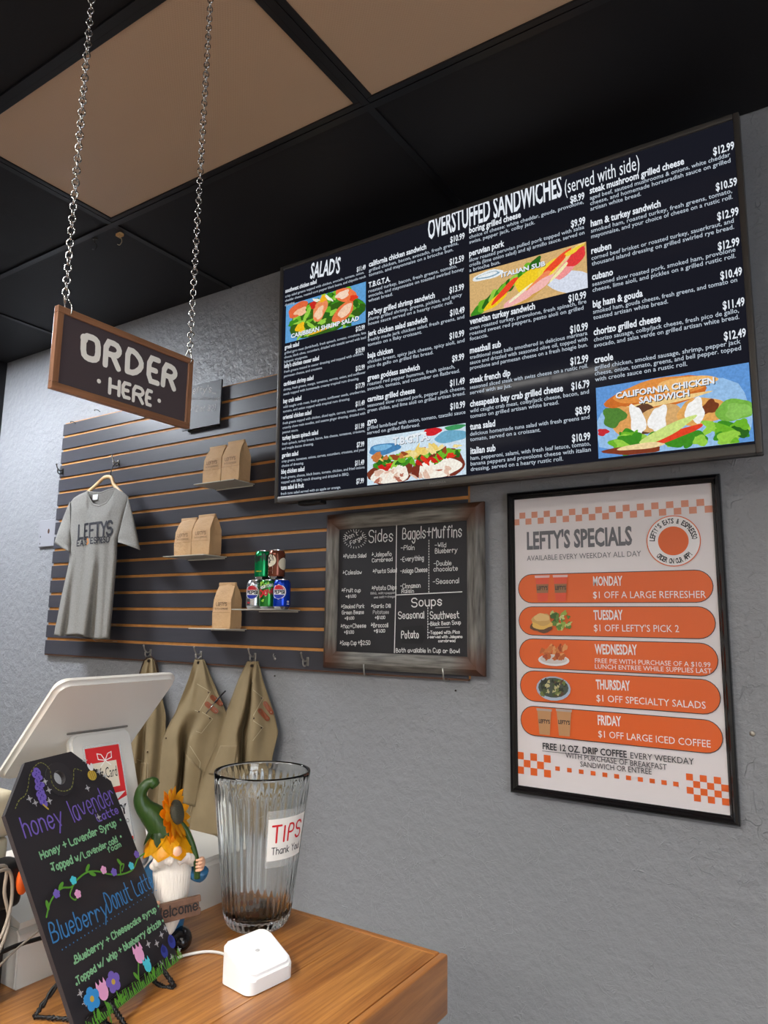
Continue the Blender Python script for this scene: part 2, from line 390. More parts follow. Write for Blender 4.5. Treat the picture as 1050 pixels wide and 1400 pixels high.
def lens_mat(name, emit=None):
    M = bpy.data.materials.new(name); M.use_nodes = True; nt = M.node_tree; N = nt.nodes; L = nt.links; B = N['Principled BSDF']
    tc = N.new('ShaderNodeTexCoord'); mp = N.new('ShaderNodeMapping'); mp.inputs['Rotation'].default_value = (0, 0, PI/4); mp.inputs['Scale'].default_value = (150, 150, 0); L.new(tc.outputs['Object'], mp.inputs['Vector'])
    v = N.new('ShaderNodeTexVoronoi'); v.inputs['Scale'].default_value = 1; v.inputs['Randomness'].default_value = 0; v.distance = 'CHEBYCHEV'; L.new(mp.outputs[0], v.inputs['Vector'])
    bp = N.new('ShaderNodeBump'); bp.inputs['Strength'].default_value = .35; bp.inputs['Distance'].default_value = .002; L.new(v.outputs['Distance'], bp.inputs['Height']); L.new(bp.outputs[0], B.inputs['Normal'])
    B.inputs['Base Color'].default_value = (*lin((190, 164, 137)), 1); B.inputs['Roughness'].default_value = .38
    if emit: B.inputs['Emission Color'].default_value = (*emit[1], 1); B.inputs['Emission Strength'].default_value = emit[0]
    return M
OFFM = lens_mat('tan_prismatic_diffuser')
def ceiling_light(cx, cy, label, m, group=None, hw=.6, hh=.294, up=0):
    t = thing('ceiling_light', label, 'ceiling light', (cx, cy, Z(CT)), group=group)
    b = nb()
    for s in (-1, 1):
        box(b, cx-hw, cx+hw, cy+s*hh, cy+s*(hh-.02), Z(CT)-.001, Z(CT)+.012, .002); box(b, cx+s*hw, cx+s*(hw-.02), cy-hh+.02, cy+hh-.02, Z(CT)-.001, Z(CT)+.012, .002)
    obj('light_frame', b, TEE, t)
    b = nb(); box(b, cx-hw+.02, cx+hw-.02, cy-hh+.02, cy+hh-.02, Z(CT)+.004+up, Z(CT)+.009+up); obj('diffuser', b, m, t)
    b = nb(); box(b, cx-hw+.01, cx+hw-.01, cy-hh+.01, cy+hh-.01, Z(CT)+.0125+up, Z(CT)+.028+up)
    if up:  # recess shaped to keep low-angle light off the upper wall
        for s in (-1, 1):
            box(b, cx-hw+.012, cx+hw-.012, cy+s*(hh-.012), cy+s*(hh-.02), Z(CT)+.0125, Z(CT)+.0125+up); box(b, cx+s*(hw-.012), cx+s*(hw-.02), cy-hh+.02, cy+hh-.02, Z(CT)+.0125, Z(CT)+.0125+up)
    obj('housing', b, BLACK, t)
ceiling_light(*OFFP[0], 'switched-off ceiling panel with tan diffuser, shown whole behind the hanging chains', OFFM)
ceiling_light(*OFFP[1], 'switched-off tan ceiling panel cut by the photo top, above the menu screen', OFFM)
taken = [(round(x, 2), round(y, 2)) for x, y in OFFP]
for k, (cx, cy, s, c) in enumerate(LIT):
    # snap to the grid bay
    for x0, x1 in zip(xs, xs[1:]):
        for y0, y1 in zip(ys, ys[1:]):
            if x0 <= cx < x1 and y0 <= cy < y1:
                X, Y = (x0+x1)/2, (y0+y1)/2; taken.append((round(X, 2), round(Y, 2)))
                ceiling_light(X, Y, 'lit white ceiling panel outside the photo', lens_mat('lit_diffuser_%s' % 'abcdefgh'[k], (s, c)), 'lit ceiling panels', (x1-x0)/2-.0125, (y1-y0)/2-.0125, 0 if k == 0 else .15)
TILE = mat('black_ceiling_tile', (14, 13, 17), .6, bump=(120, .35, .001), var=(4, .15))
for x0, x1 in zip(xs, xs[1:]):
    for y0, y1 in zip(ys, ys[1:]):
        if any(abs((x0+x1)/2-q[0]) < .03 and abs((y0+y1)/2-q[1]) < .03 for q in taken): continue
        b = nb(); box(b, x0+.005, x1-.005, y0+.005, y1-.005, Z(CT)+.0045, Z(CT)+.018); obj('ceiling_tile', b, TILE, ceil_o)
CHROME = mat('chrome', (200, 198, 195), .22, 1)
STEEL = mat('zinc_steel', (190, 186, 178), .35, 1)
WIRE = mat('dark_wire', (60, 56, 52), .4, .8)
# small hooks clipped to the tee
def tee_hook(u, v, label, m, tape):
    p = at(u, v, 2, Z(CT)); t = thing('ceiling_hook', label, 'hook', p)
    if tape:
        b = nb(); box(b, p.x-.014, p.x+.014, p.y-.01, p.y+.01, p.z-.016, p.z-.004, .002); obj('tape', b, mat('tan_tape', (190, 150, 100), .7), t)
    b = nb(); box(b, p.x-.012, p.x+.012, p.y-.006, p.y+.006, p.z-.006, p.z-.003); tube(b, smooth_pts([p+Vector(q) for q in ((0, 0, -.004), (0, 0, -.022), (.012, 0, -.03), (.016, 0, -.045), (.004, 0, -.055), (-.01, 0, -.048))], 4), .0016, 6); obj('clip', b, m, t, smooth=True)
tee_hook(164, 318, 'small ceiling hook wrapped in tan tape at the grid crossing', mat('tan_wire', (170, 150, 120), .5), True)
tee_hook(130, 325, 'small dark ceiling hook left of the taped one', WIRE, False)

# =================================================================== SLATWALL
SF = -.021
SLATM = mat('charcoal_slat_laminate', (66, 65, 71), .36, var=(2.5, .07), stretch=(1, 4, 14), bump=(30, .06, .001))
MDF = mat('raw_mdf_groove', (205, 142, 78), .6, var=(30, .1))
sx0, sx1 = aty(87, 583, SF).x, aty(640, 925, SF).x
PT = .07762; zb = Z(-.104-PT)
t = thing('slatwall', 'charcoal slatwall panel with tan grooves fixed to the grey wall', 'slatwall', ((sx0+sx1)/2, -.01, zb))
b = nb(); box(b, sx0+.004, sx1, -.0135, -.0005, zb, zb+16*PT); obj('groove_backing', b, MDF, t)
for k in range(16):
    b = nb(); z0 = zb+k*PT; box(b, sx0, sx1, SF, -.0136, z0+(.0065 if k else 0), z0+PT-.0065, .0012, 1); obj('slat', b, SLATM, t)
b = nb(); box(b, sx0, sx1-.002, -.019, -.0006, zb-.006, zb-.0005); obj('bottom_edge', b, mat('brown_edge', (88, 58, 40), .6), t)

# =================================================================== HOOKS
def coat_hook(x, z, label, y=SF, group=None, s=1.0, dx=0, m=None):
    t = thing('coat_hook', label, 'hook', (x, y, z), group=group); m = m or STEEL
    b = nb(); box(b, x-.007*s, x+.007*s, y-.004, y-.0003, z-.018*s, z+.022*s, .002); obj('plate', b, m, t)
    b = nb(); tube(b, smooth_pts([(x, y-.003, z+.01*s), (x-.002, y-.02*s, z+.004*s), (x-.004, y-.036*s, z+.018*s), (x-.005, y-.044*s, z+.04*s)], 5), [.0042*s]*10+[.0034*s]*6, 8)
    ball(b, Vector((x-.005, y-.044*s, z+.041*s)), .0055*s, u=10, v=6); obj('upper_prong', b, m, t, smooth=True)
    b = nb(); tube(b, smooth_pts([(x, y-.003, z-.006*s), (x, y-.02*s, z-.018*s), (x, y-.034*s, z-.01*s), (x, y-.036*s, z+.004*s)], 5), .0038*s, 8)
    ball(b, Vector((x, y-.036*s, z+.005*s)), .005*s, u=10, v=6); obj('lower_prong', b, m, t, smooth=True)
    return t
for u, v, lb in ((206, 893, 'silver coat hook holding the leftmost apron'), (275, 896, 'silver coat hook holding the middle apron'), (349, 899, 'silver coat hook holding the rightmost apron'),
                 (421, 905, 'empty silver coat hook left of the framed chalkboard'), (162, 634, 'dark wire coat hook holding the shirt hanger')):
    p = aty(u, v, SF); coat_hook(p.x, p.z, lb, s=.85)
p = aty(86, 645, SF); coat_hook(p.x, p.z, 'dark coat hook at the left edge of the slatwall', s=.85, m=WIRE)
for u, v, lb in ((500, 913, 'silver hook over the chalkboard frame bottom, left one'), (608, 919, 'silver hook over the chalkboard frame bottom, right one')):
    p = aty(u, v, -.055); t = thing('cup_hook', lb, 'hook', p)
    b = nb(); tube(b, smooth_pts([p+Vector(q) for q in ((-.004, .034, -.028), (-.003, .006, -.028), (0, -.008, -.02), (0, -.012, 0), (-.003, -.008, .012))], 5), .003, 8); obj('prong', b, STEEL, t, smooth=True)
p = aty(376, 900, SF); t = thing('screw_hook', 'tiny bare hook on the slatwall right of the rightmost apron', 'hook', p)
b = nb(); tube(b, smooth_pts([p+Vector(q) for q in ((0, 0, .01), (0, -.008, .004), (0, -.011, .012), (0, -.008, .018))], 4), .0018, 6); ball(b, p+Vector((0, -.001, -.002)), (.006, .002, .006), u=10, v=6); obj('wire', b, STEEL, t, smooth=True)
for k, (u, v) in enumerate(((135, 562), (102, 578))):
    p = aty(u, v, SF); t = thing('wire_hook', ['small black wire hook, the right one near the slatwall top left corner', 'small black wire hook, the left one near the slatwall top left corner'][k], 'hook', p)
    b = nb(); tube(b, smooth_pts([p+Vector(q) for q in ((.012, 0, -.006), (.006, -.012, .002), (-.008, -.018, .004), (-.016, -.014, 0))], 4), .0018, 6); obj('wire', b, WIRE, t, smooth=True)
zz = 0
for (u, v), lb in zip(((152, 762), (152, 781), (151, 801), (150, 823), (149, 851), (150, 876)), ('topmost', 'second from the top', 'third from the top', 'third from the bottom', 'second from the bottom', 'lowest')):
    k = round((aty(u, v, SF).z-zb)/PT); p = aty(u, v, SF); z = zb+k*PT; p.z = z; t = thing('slatwall_peg', 'thin metal slatwall peg beside the shirt, %s of the six' % lb, 'peg', p, group='slatwall pegs beside the shirt')
    b = nb(); tube(b, [(p.x+.03, SF-.002, z), (p.x+.03, SF-.10, z+.004), (p.x+.03, SF-.115, z+.014)], .0016, 6); tube(b, [(p.x-.02, SF-.003, z), (p.x+.06, SF-.003, z)], .0016, 6); obj('wire', b, STEEL, t, smooth=True)

# =================================================================== SHELVES, BAGS, CANS
SHM = mat('grey_acrylic_shelf', (196, 192, 180), .3, spec=.5)
def shelf(x0, x1, z, d, label):
    t = thing('shelf', label, 'shelf', ((x0+x1)/2, SF, z))
    b = nb(); box(b, x0, x1, SF-d, SF-.0005, z-.004, z, .001, 1); obj('board', b, SHM, t)
    b = nb(); box(b, x0+.01, x1-.01, SF-.003, SF-.0005, z-.010, z-.0045, .001, 1); obj('lip', b, SHM, t)
    return z
KRAFT = mat('kraft_paper', (204, 164, 118), .72, bump=(30, .9, .010), var=(9, .08))
INK = mat('faded_brown_ink', (120, 92, 66), .8); INKD = mat('brown_ink', (72, 52, 38), .8)
def bag(x0, x1, y0, y1, z, h, label, group=None, ink=INK):
    """kraft coffee bag: y0 front, y1 back"""
    t = thing('coffee_bag', label, 'paper bag', ((x0+x1)/2, (y0+y1)/2, z), group=group); ym = (y0+y1)/2; w_ = x1-x0; r = random.uniform
    b = nb(); rows = []
    for k, (f, ins, dep, gus) in enumerate(((0, .004, 1, 0), (.04, 0, 1.02, .0), (.33, -.001, 1.05, .004), (.36, 0, 1.03, .004), (.62, .001, 1.0, .008), (.8, .003, .62, .010), (.93, .006, .22, .006), (.955, .006, .12, .002))):
        hy = (y1-y0)/2*dep; zz = z+h*f; a, c = x0+ins, x1-ins; j = lambda: r(-.0016, .0016)
        ring = [(a, ym-hy), (a+w_*.25, ym-hy-.002+j()), (a+w_*.5, ym-hy-.003+j()), (a+w_*.75, ym-hy-.002+j()), (c, ym-hy), (c-gus*.5, ym-hy*.5), (c-gus, ym), (c-gus*.5, ym+hy*.5), (c, ym+hy), (a+w_*.5, ym+hy), (a, ym+hy), (a+gus*.5, ym+hy*.5), (a+gus, ym), (a+gus*.5, ym-hy*.5)]
        rows.append([b.verts.new((x+(j() if 0 < k < 7 else 0), y, zz)) for x, y in ring])
    for A, B in zip(rows, rows[1:]):
        for i in range(14): b.faces.new((A[i], A[(i+1) % 14], B[(i+1) % 14], B[i]))
    b.faces.new(rows[0][::-1]); b.faces.new(rows[-1]); obj('paper_body', b, KRAFT, t, smooth=.5)
    b = nb(); box(b, x0+.004, x1-.004, ym-.0075, ym+.002, z+h*.915, z+h, .002); obj('folded_top', b, KRAFT, t, smooth=.6)
    # faint stamp above the middle crease, and the crease itself
    P = Plane((x0, y0-.0045, z), (1, 0, 0), (0, 0, 1)); c = Canvas(P)
    c.ribbon([(w_*.02, h*.345), (w_*.98, h*.345)], .0012, mat('crease', (160, 122, 82), .8))
    c.hand("LEFTY'S", (w_*.22, h*.49), (w_*.8, h*.49), .013, ink, t=.0022, px=False, jit=.1); c.hand('EATS & ESPRESSO', (w_*.18, h*.41), (w_*.86, h*.41), .006, ink, t=.001, px=False, jit=0)
    c.build('stamp', t)
z1 = shelf(-2.362, -2.118, Z(.584), .125, 'highest grey shelf on the slatwall, carrying two bags')
z2 = shelf(-2.520, -2.266, Z(.276), .135, 'grey shelf carrying two bags, level with the screen bottom')
z3 = shelf(-2.350, -2.130, Z(-.031), .12, 'lowest grey shelf, carrying one coffee bag')
z4 = shelf(-2.075, -1.845, Z(.048), .15, 'grey shelf carrying the stack of soda cans')
bag(-2.335, -2.228, -.118, -.052, z1, .172, 'left kraft coffee bag on the highest shelf'); bag(-2.224, -2.120, -.118, -.052, z1, .182, 'right kraft coffee bag on the highest shelf')
bag(-2.488, -2.382, -.122, -.056, z2, .172, 'left kraft coffee bag on the middle shelf'); bag(-2.378, -2.269, -.122, -.056, z2, .180, 'right kraft coffee bag on the middle shelf')
bag(-2.236, -2.132, -.115, -.055, z3, .19, 'single kraft coffee bag beside the soda cans', ink=INKD)
ALU = mat('can_aluminium', (205, 205, 208), .25, 1)
def can(x, y, z, label, base, deco, r=.0335, h=.116):
    t = thing('soda_can', label, 'can', (x, y, z))
    b = nb(); lathe(b, [(r*.72, .0), (r*.78, .002), (r*.97, .01), (r, .016), (r, h-.020), (r*.97, h-.014), (r*.83, h-.004)], (x, y, z), 28); obj('body', b, base, t, smooth=.8)
    b = nb(); lathe(b, [(r*.83, h-.004), (r*.84, h-.0005), (r*.80, h), (r*.77, h-.004)], (x, y, z), 28); obj('lid', b, ALU, t, smooth=.8)
    b = nb(); lathe(b, [(r*.74, 0), (r*.86, .0045), (r*.98, .0105)], (x, y, z), 28, cap0=False, cap1=False); obj('base_rim', b, ALU, t, smooth=.8)
    face = math.atan2(-DIST-y, 0-x)   # towards where the customers stand
    def wr(a, bb, off):
        k = face-.28+a/r; q = r+off+.0003; return Vector((x+q*math.cos(k), y+q*math.sin(k), z+bb))
    c = Canvas(None, warp=wr, off=.0001); c.step = .00003; deco(c); c.build('print', t)
wht = mat('print_white', (235, 235, 235), .35); blk = mat('print_black', (16, 16, 18), .4); redp = mat('print_red', (210, 30, 45), .35); blup = mat('print_blue', (20, 50, 170), .35)
def strip_disc(c, cx, cy, R, y0, y1, m, n=10):
    for k in range(n):      # slices of a disc between two heights
        a = y0+(y1-y0)*k/n; e = y0+(y1-y0)*(k+1)/n; f = lambda y: math.sqrt(max(R*R-y*y, 0))
        off = c.off
        for j in range(6):
            u0, u1 = j/6*2-1, (j+1)/6*2-1
            c.poly([(cx+f(a)*u0, cy+a), (cx+f(a)*u1, cy+a), (cx+f(e)*u1, cy+e), (cx+f(e)*u0, cy+e)], m); c.off = off
    c.off += .00006
def globe(c, ring):
    R = .026; cy = .066
    strip_disc(c, -.004, cy, R*1.12, -R*1.12, R*1.12, ring); strip_disc(c, -.004, cy, R, -R*.999, R*.999, wht); strip_disc(c, -.004, cy, R, R*.34, R*.999, redp); strip_disc(c, -.004, cy, R, -R*.999, -R*.40, blup)
    c.off += .0001; c.hand('PEPSI', (-.026, cy-.006), (.0185, cy-.006), .0115, blk, t=.0034, px=False, jit=0, smooth=0)
def d_silver(c): globe(c, wht); c.hand('DIET', (-.022, .022), (-.008, .022), .005, redp, t=.0012, px=False)
def d_blue(c): globe(c, wht); c.hand('12 FL OZ', (.03, .018), (.042, .018), .004, wht, t=.001, px=False); c.hand('110', (.03, .026), (.04, .026), .006, wht, t=.0014, px=False)
def d_dew(c):
    lg = mat('print_lime', (150, 200, 60), .4); dg = mat('print_dark_green', (14, 84, 48), .4)
    for k in range(8): c.disc((random.uniform(-.03, .03), random.choice((random.uniform(.015, .04), random.uniform(.09, .103)))), .007, .005, lg, 9, rot=.6, wob=.3)
    c.poly([(-.032, .085), (-.01, .09), (.032, .1), (.032, .087), (.0, .08), (-.032, .073)], dg)
    c.hand('MOUNTAIN', (-.026, .0775), (.026, .09), .0095, wht, t=.0022, px=False, jit=0, smooth=0)
    c.off += .0001; c.poly([(-.033, .042), (0, .05), (.033, .06), (.033, .084), (0, .075), (-.033, .067)], mat('print_cream', (235, 225, 200), .4)); c.off += .0001
    c.hand('Dew', (-.026, .047), (.028, .063), .026, redp, t=.0062, px=False, jit=0, smooth=0)
def d_green(c):
    c.hand('Sprite', (-.036, .070), (.034, .078), .026, blk, t=.0052, px=False, jit=0); c.hand('LEMON LIME', (-.022, .030), (.004, .030), .004, mat('print_yellow', (220, 200, 60), .4), t=.001, px=False)
def d_root(c):
    cr = mat('print_cream', (235, 225, 200), .4); strip_disc(c, -.018, .072, .024, -.0235, .0235, cr); c.poly([(-.038, .02), (-.006, .02), (-.006, .05), (-.024, .05)], cr); c.off += .0001
    strip_disc(c, .040, .06, .024, -.0235, .0235, cr)
    c.hand('A&W', (-.036, .058), (-.001, .075), .022, blk, t=.0045, px=False, jit=0, smooth=0); c.hand('ROOT BEER', (-.03, .03), (-.005, .03), .005, mat('print_brown', (90, 40, 24), .4), t=.0012, px=False)
def canm(n, c, metal=.55, rough=.24): return mat(n, c, rough, metal)
ycan = -.115
can(-2.004, ycan, z4, 'silver cola can with red, white and blue disc, bottom left of the stack', canm('silver_can', (196, 198, 204), .9), d_silver)
can(-1.933, ycan, z4, 'green citrus soda can with slanted red lettering, bottom middle', canm('green_lime_can', (46, 132, 52)), d_dew)
can(-1.862, ycan, z4, 'blue cola can with round logo, bottom right of the stack', canm('blue_can', (14, 62, 190)), d_blue)
can(-1.968, ycan+.002, z4+.1163, 'emerald green soda can with black script, top left of the stack', canm('emerald_can', (0, 140, 78)), d_green)
can(-1.896, ycan+.002, z4+.1163, 'brown root beer can, top right of the stack', canm('brown_can', (120, 66, 48)), d_root)

# =================================================================== HANGER AND SHIRT
SHY = -.125
t = thing('clothes_hanger', 'pale wooden clothes hanger inside the grey t-shirt', 'hanger', aty(148, 655, SHY))
WOODP = wood('pale_hanger_wood', (205, 160, 104), (232, 196, 145), 'X', .5, .5, .1)
pts = [aty(u, v, SHY+.012) for u, v in ((112, 680), (126, 668), (139, 656), (144, 652.5), (152, 653), (156, 663), (168, 676))]
b = nb(); tube(b, smooth_pts(pts, 5), .010, 10, squash=.6); obj('shoulder_bar', b, WOODP, t, smooth=True)
b = nb(); tube(b, smooth_pts([aty(151, 653, SHY+.012), aty(152, 644, SHY+.012), aty(155, 637, -.10), aty(160, 633, -.065), aty(163, 636, -.05)], 5), .0022, 8); obj('wire_hook', b, WIRE, t, smooth=True)
SHIRT = mat('heather_grey_jersey', (138, 135, 130), .9, bump=(220, .25, .001), var=(160, .12), spec=.15)
SHIRTB = mat('heather_grey_inside', (128, 125, 120), .9, spec=.15)
Ltab = [(0, (95.5, 688)), (.12, (95, 706)), (.32, (96, 744)), (.45, (94, 770)), (.66, (85, 810)), (1, (74, 867))]
Rtab = [(0, (176, 679)), (.10, (172, 700)), (.30, (160.5, 738)), (.45, (159.6, 766)), (.72, (155, 820)), (1, (150, 873))]
def tabpt(tab, q):
    return Vector((lerp_tab([(a, p[0]) for a, p in tab], q), lerp_tab([(a, p[1]) for a, p in tab], q)))
def topedge(s, front):
    if front: tab = [(0, (95.5, 688)), (.08, (101, 681)), (.18, (109, 676)), (.30, (119.5, 671.5)), (.36, (122, 681)), (.43, (128, 689.5)), (.52, (136, 691.5)), (.62, (146, 687)), (.72, (153, 677)), (.78, (157.5, 667)), (.90, (169, 673)), (1, (176, 679))]
    else: tab = [(0, (95.5, 688)), (.08, (101, 681)), (.18, (109, 676)), (.30, (119.5, 671.5)), (.42, (129, 673)), (.55, (138, 673)), (.68, (148, 669)), (.78, (157.5, 667)), (.90, (169, 673)), (1, (176, 679))]
    return tabpt(tab, s)
def shirt_pt(s, q, front):
    T = topedge(s, front); Lp, Rp = tabpt(Ltab, q), tabpt(Rtab, q); base = Lp.lerp(Rp, s)
    flat = tabpt(Ltab, 0).lerp(tabpt(Rtab, 0), s); p = base+(T-flat)*(1-q)**2.2
    if q > .9 and front: p.y += (q-.9)*10*2.2*math.sin(s*9.5+.8)
    if not front and q > .9: p.y += (q-.9)*10*1.0
    edge = min(1, 4*s*(1-s)*1.6)**.5; dep = (.022+.02*q)*edge*min(1, .35+q*6)
    fold = q**1.25*edge*1.9*(.010*math.sin(s*13+q*1.3+.6)+.006*math.sin(s*27+1.5-q*2)+.004*math.sin(s*7-q*5))
    diag = .004*math.sin((s*1.2-q*2.4)*9)*edge*max(0, 1-abs(q-.25)*4)
    y = SHY-(dep+fold+diag) if front else SHY+dep*.7-fold*.5
    return aty(p.x, p.y, y)
t = thing('t_shirt', 'grey t-shirt with dark block lettering hanging on the slatwall', 't-shirt', aty(128, 690, SHY))
b = nb(); sheet(b, 60, 60, lambda s, q: shirt_pt(s, q, True)); sheet(b, 60, 60, lambda s, q: shirt_pt(s, q, False)); bmesh.ops.remove_doubles(b, verts=b.verts, dist=.0004)
o = obj('shirt_body', b, SHIRT, t, smooth=True); md = o.modifiers.new('s', 'SOLIDIFY'); md.thickness = .0015
def sleeve(A, B, lab, hollow, ydr):
    """A: shoulder seam pixels (top, bottom), B: cuff pixels (outer, inner)"""
    b = nb()
    def fn(a, q):
        an = 2*PI*a; c, s_ = math.cos(an), math.sin(an)
        top = Vector(A[0]).lerp(Vector(B[0]), q); bot = Vector(A[1]).lerp(Vector(B[1]), q); top.x += hollow*q*(1-q)*14
        p = (top+bot)/2+(top-bot)/2*c; dy = (.010+.020*q)*s_+.003*math.sin(q*9+an*2)
        return aty(p.x, p.y, SHY-.004-dy+ydr*q)
    sheet(b, 28, 14, fn, wrap=True); o = slv = obj('sleeve', b, SHIRT, t, smooth=True); md = o.modifiers.new('s', 'SOLIDIFY'); md.thickness = .0018
    c = nb(); tube(c, [fn(k/28, .985) for k in range(28)], .0016, 6, closed=True); obj('cuff_hem', c, SHIRT, slv, smooth=True)
sleeve(((96, 686), (98, 742)), ((74.5, 743), (96, 755)), 'l', -.3, -.006)
sleeve(((175, 680), (161, 735)), ((191.5, 752), (161.5, 741)), 'r', .35, -.012)
# collar band and neck label
b = nb(); tube(b, [shirt_pt(s, 0.004, True)+Vector((0, -.001, 0)) for s in [.30+.48*k/30 for k in range(31)]], .0058, 8, squash=.5); tube(b, [shirt_pt(s, 0.004, False) for s in [.30+.48*k/20 for k in range(21)]], .005, 8, squash=.5); obj('collar', b, SHIRT, t, smooth=True)
b = nb(); p = aty(130, 680, SHY+.004); box(b, p.x-.02, p.x+.02, p.y, p.y+.001, p.z-.012, p.z+.014); obj('neck_label', b, mat('white_label', (225, 225, 225), .7), t)
PSH = Plane((0, SHY, Z(0)), (1, 0, 0), (0, 0, 1))
def invshirt(u, v):
    q = .3; s = .5
    for _ in range(25):
        Lp, Rp = tabpt(Ltab, q), tabpt(Rtab, q); s = min(1, max(0, (u-Lp.x)/(Rp.x-Lp.x))); T = topedge(s, True); flat = tabpt(Ltab, 0).lerp(tabpt(Rtab, 0), s)
        y = Lp.lerp(Rp, s).y+(T-flat).y*(1-q)**2.2; q = min(1, max(0, q+(v-y)/200))
    return s, q
def proj(P):
    d = P-EYE; z = d.dot(FW); return 525+F_PX*d.dot(RT)/z, 700-F_PX*d.dot(UP)/z
def on_shirt(a, bb, off):
    u, v = proj(PSH.pt(a, bb)); s, q = invshirt(u, v); p = shirt_pt(s, q, True); return p+(EYE-p).normalized()*(.0050+off)
c = Canvas(PSH, warp=on_shirt); c.fine = .004; INKS = mat('shirt_ink', (44, 44, 50), .85, var=(60, .5)); ORG = mat('shirt_ink_orange', (200, 130, 70), .85)
def fat(s, p0, p1, h, m): c.hand(s, p0, p1, h, m, t=None, smooth=0, jit=0, gap=1.9)
for ch, (x0, yb), x1, h in (('L', (107.5, 736.5), 113, 18), ('E', (115.5, 735.5), 121, 18), ('F', (123.5, 734.5), 129, 18), ('T', (130, 733.5), 136.5, 18), ('Y', (137.5, 732.5), 144.5, 18), ('S', (146, 731.5), 152.5, 18)):
    a0 = PSH.px(x0, yb); a1 = PSH.px(x1, yb-.35*(x1-x0)/6); c.hand(ch, (x0, yb), (x1, yb-.9), h, INKS, t=.0124, smooth=0, jit=0)
for ch, x0, x1, yb, m_ in (('E', 105.5, 108.5, 746.5, INKS), ('A', 110, 113.5, 746, INKS), ('T', 114.5, 117, 745.5, INKS), ('S', 117.5, 119, 745, INKS), ('&', 120, 122, 744, ORG), ('E', 124.5, 127.5, 743, INKS), ('S', 129, 132, 742.5, INKS), ('P', 133, 135, 742.3, INKS), ('R', 136, 138, 742.2, INKS), ('E', 138.5, 140.5, 742, INKS), ('S', 141.5, 144, 741.6, INKS), ('O', 145.5, 149, 741.2, INKS)):
    c.hand(ch, (x0, yb), (x1, yb-.4), 7.5, m_, t=.0058, smooth=0, jit=0)
c.build('chest_print', t)
# =================================================================== MENU SCREEN
TVT = .0183; TVX, TVW, TVH, TVZ, TVY = -1.8499, 1.6605, .934, Z(1.4138), -.17
TVN = Vector((0, -math.cos(TVT), -math.sin(TVT)))
PTV = Plane((TVX, TVY-math.sin(TVT)*TVH, TVZ), (1, 0, 0), (0, -math.sin(TVT), math.cos(TVT)))
tv = thing('menu_screen', 'huge wall screen showing the sandwich and salad menu in white on black', 'television', (TVX+TVW/2, TVY, TVZ-TVH))
BEZ = mat('screen_bezel_grey', (92, 88, 84), .42, .5); TVB = mat('screen_back_black', (14, 14, 16), .5)
def tbox(bm, a0, a1, b0, b1, n0, n1, bev=0):
    """box in screen coordinates: a right, b down from the screen top, n towards the viewer"""
    M = Matrix((PTV.X, PTV.U, PTV.N)).transposed().to_4x4(); M.translation = PTV.O
    return box(bm, a0, a1, -b1, -b0, n0, n1, bev, 2, M)
bz = .016; bb = .024
for nm, a in (('left', (-bz, 0, -bz, TVH+bb)), ('right', (TVW, TVW+bz, -bz, TVH+bb)), ('top', (0, TVW, -bz, 0)), ('bottom', (0, TVW, TVH, TVH+bb))):
    b = nb(); tbox(b, *a, -.03, .006, .0025); obj('bezel', b, BEZ, tv, smooth=.6)
b = nb(); tbox(b, 0, TVW, 0, TVH, -.02, 0); obj('screen_panel', b, mat('screen_glass_black', (10, 11, 15), .06, spec=.10, emit=.0), tv)
nt = MATS['screen_glass_black'].node_tree.nodes['Principled BSDF']; nt.inputs['Emission Color'].default_value = (*lin((26, 27, 36)), 1); nt.inputs['Emission Strength'].default_value = .85
b = nb(); tbox(b, .004-bz, TVW+bz-.004, .004-bz, TVH+bb-.004, -.075, -.0302, .004); obj('back_shell', b, TVB, tv)
b = nb(); box(b, TVX+.55, TVX+1.1, -.09, -.0225, TVZ-.75, TVZ-.25, .004); obj('wall_mount', b, TVB, tv)
b = nb(); tbox(b, .09, .2, TVH+bb+.0005, TVH+bb+.014, -.05, -.01, .003); obj('sensor_foot', b, TVB, tv)
TX1 = glow((226, 232, 240), 1.0); TX2 = glow((196, 208, 222), .95)
c = Canvas(PTV, off=.0012); 
def PXZ(ox, oy, s): return lambda x, y: (ox+x/s, oy+y/s)
def colrow(ox, oy, s, xl, rows, xend, dsz, tsz, tw, dw):
    f = PXZ(ox, oy, s)
    for (tx, ty), title, lines, (px_, py_), price in rows:
        a = PTV.px(*f(tx, ty)); c.type(title, a, None, tsz, TX1, bold=.028, px=False, width=tw)
        for i, l in enumerate(lines): c.type(l, a-Vector((0, (i+1)*.0183+.002)), None, dsz, TX2, bold=.006, px=False, width=dw, maxw=.395)
        q = PTV.px(*f(px_, py_)); c.type(price, q, None, tsz*1.08, TX1, bold=.024, px=False, width=tw*.84, align='R')
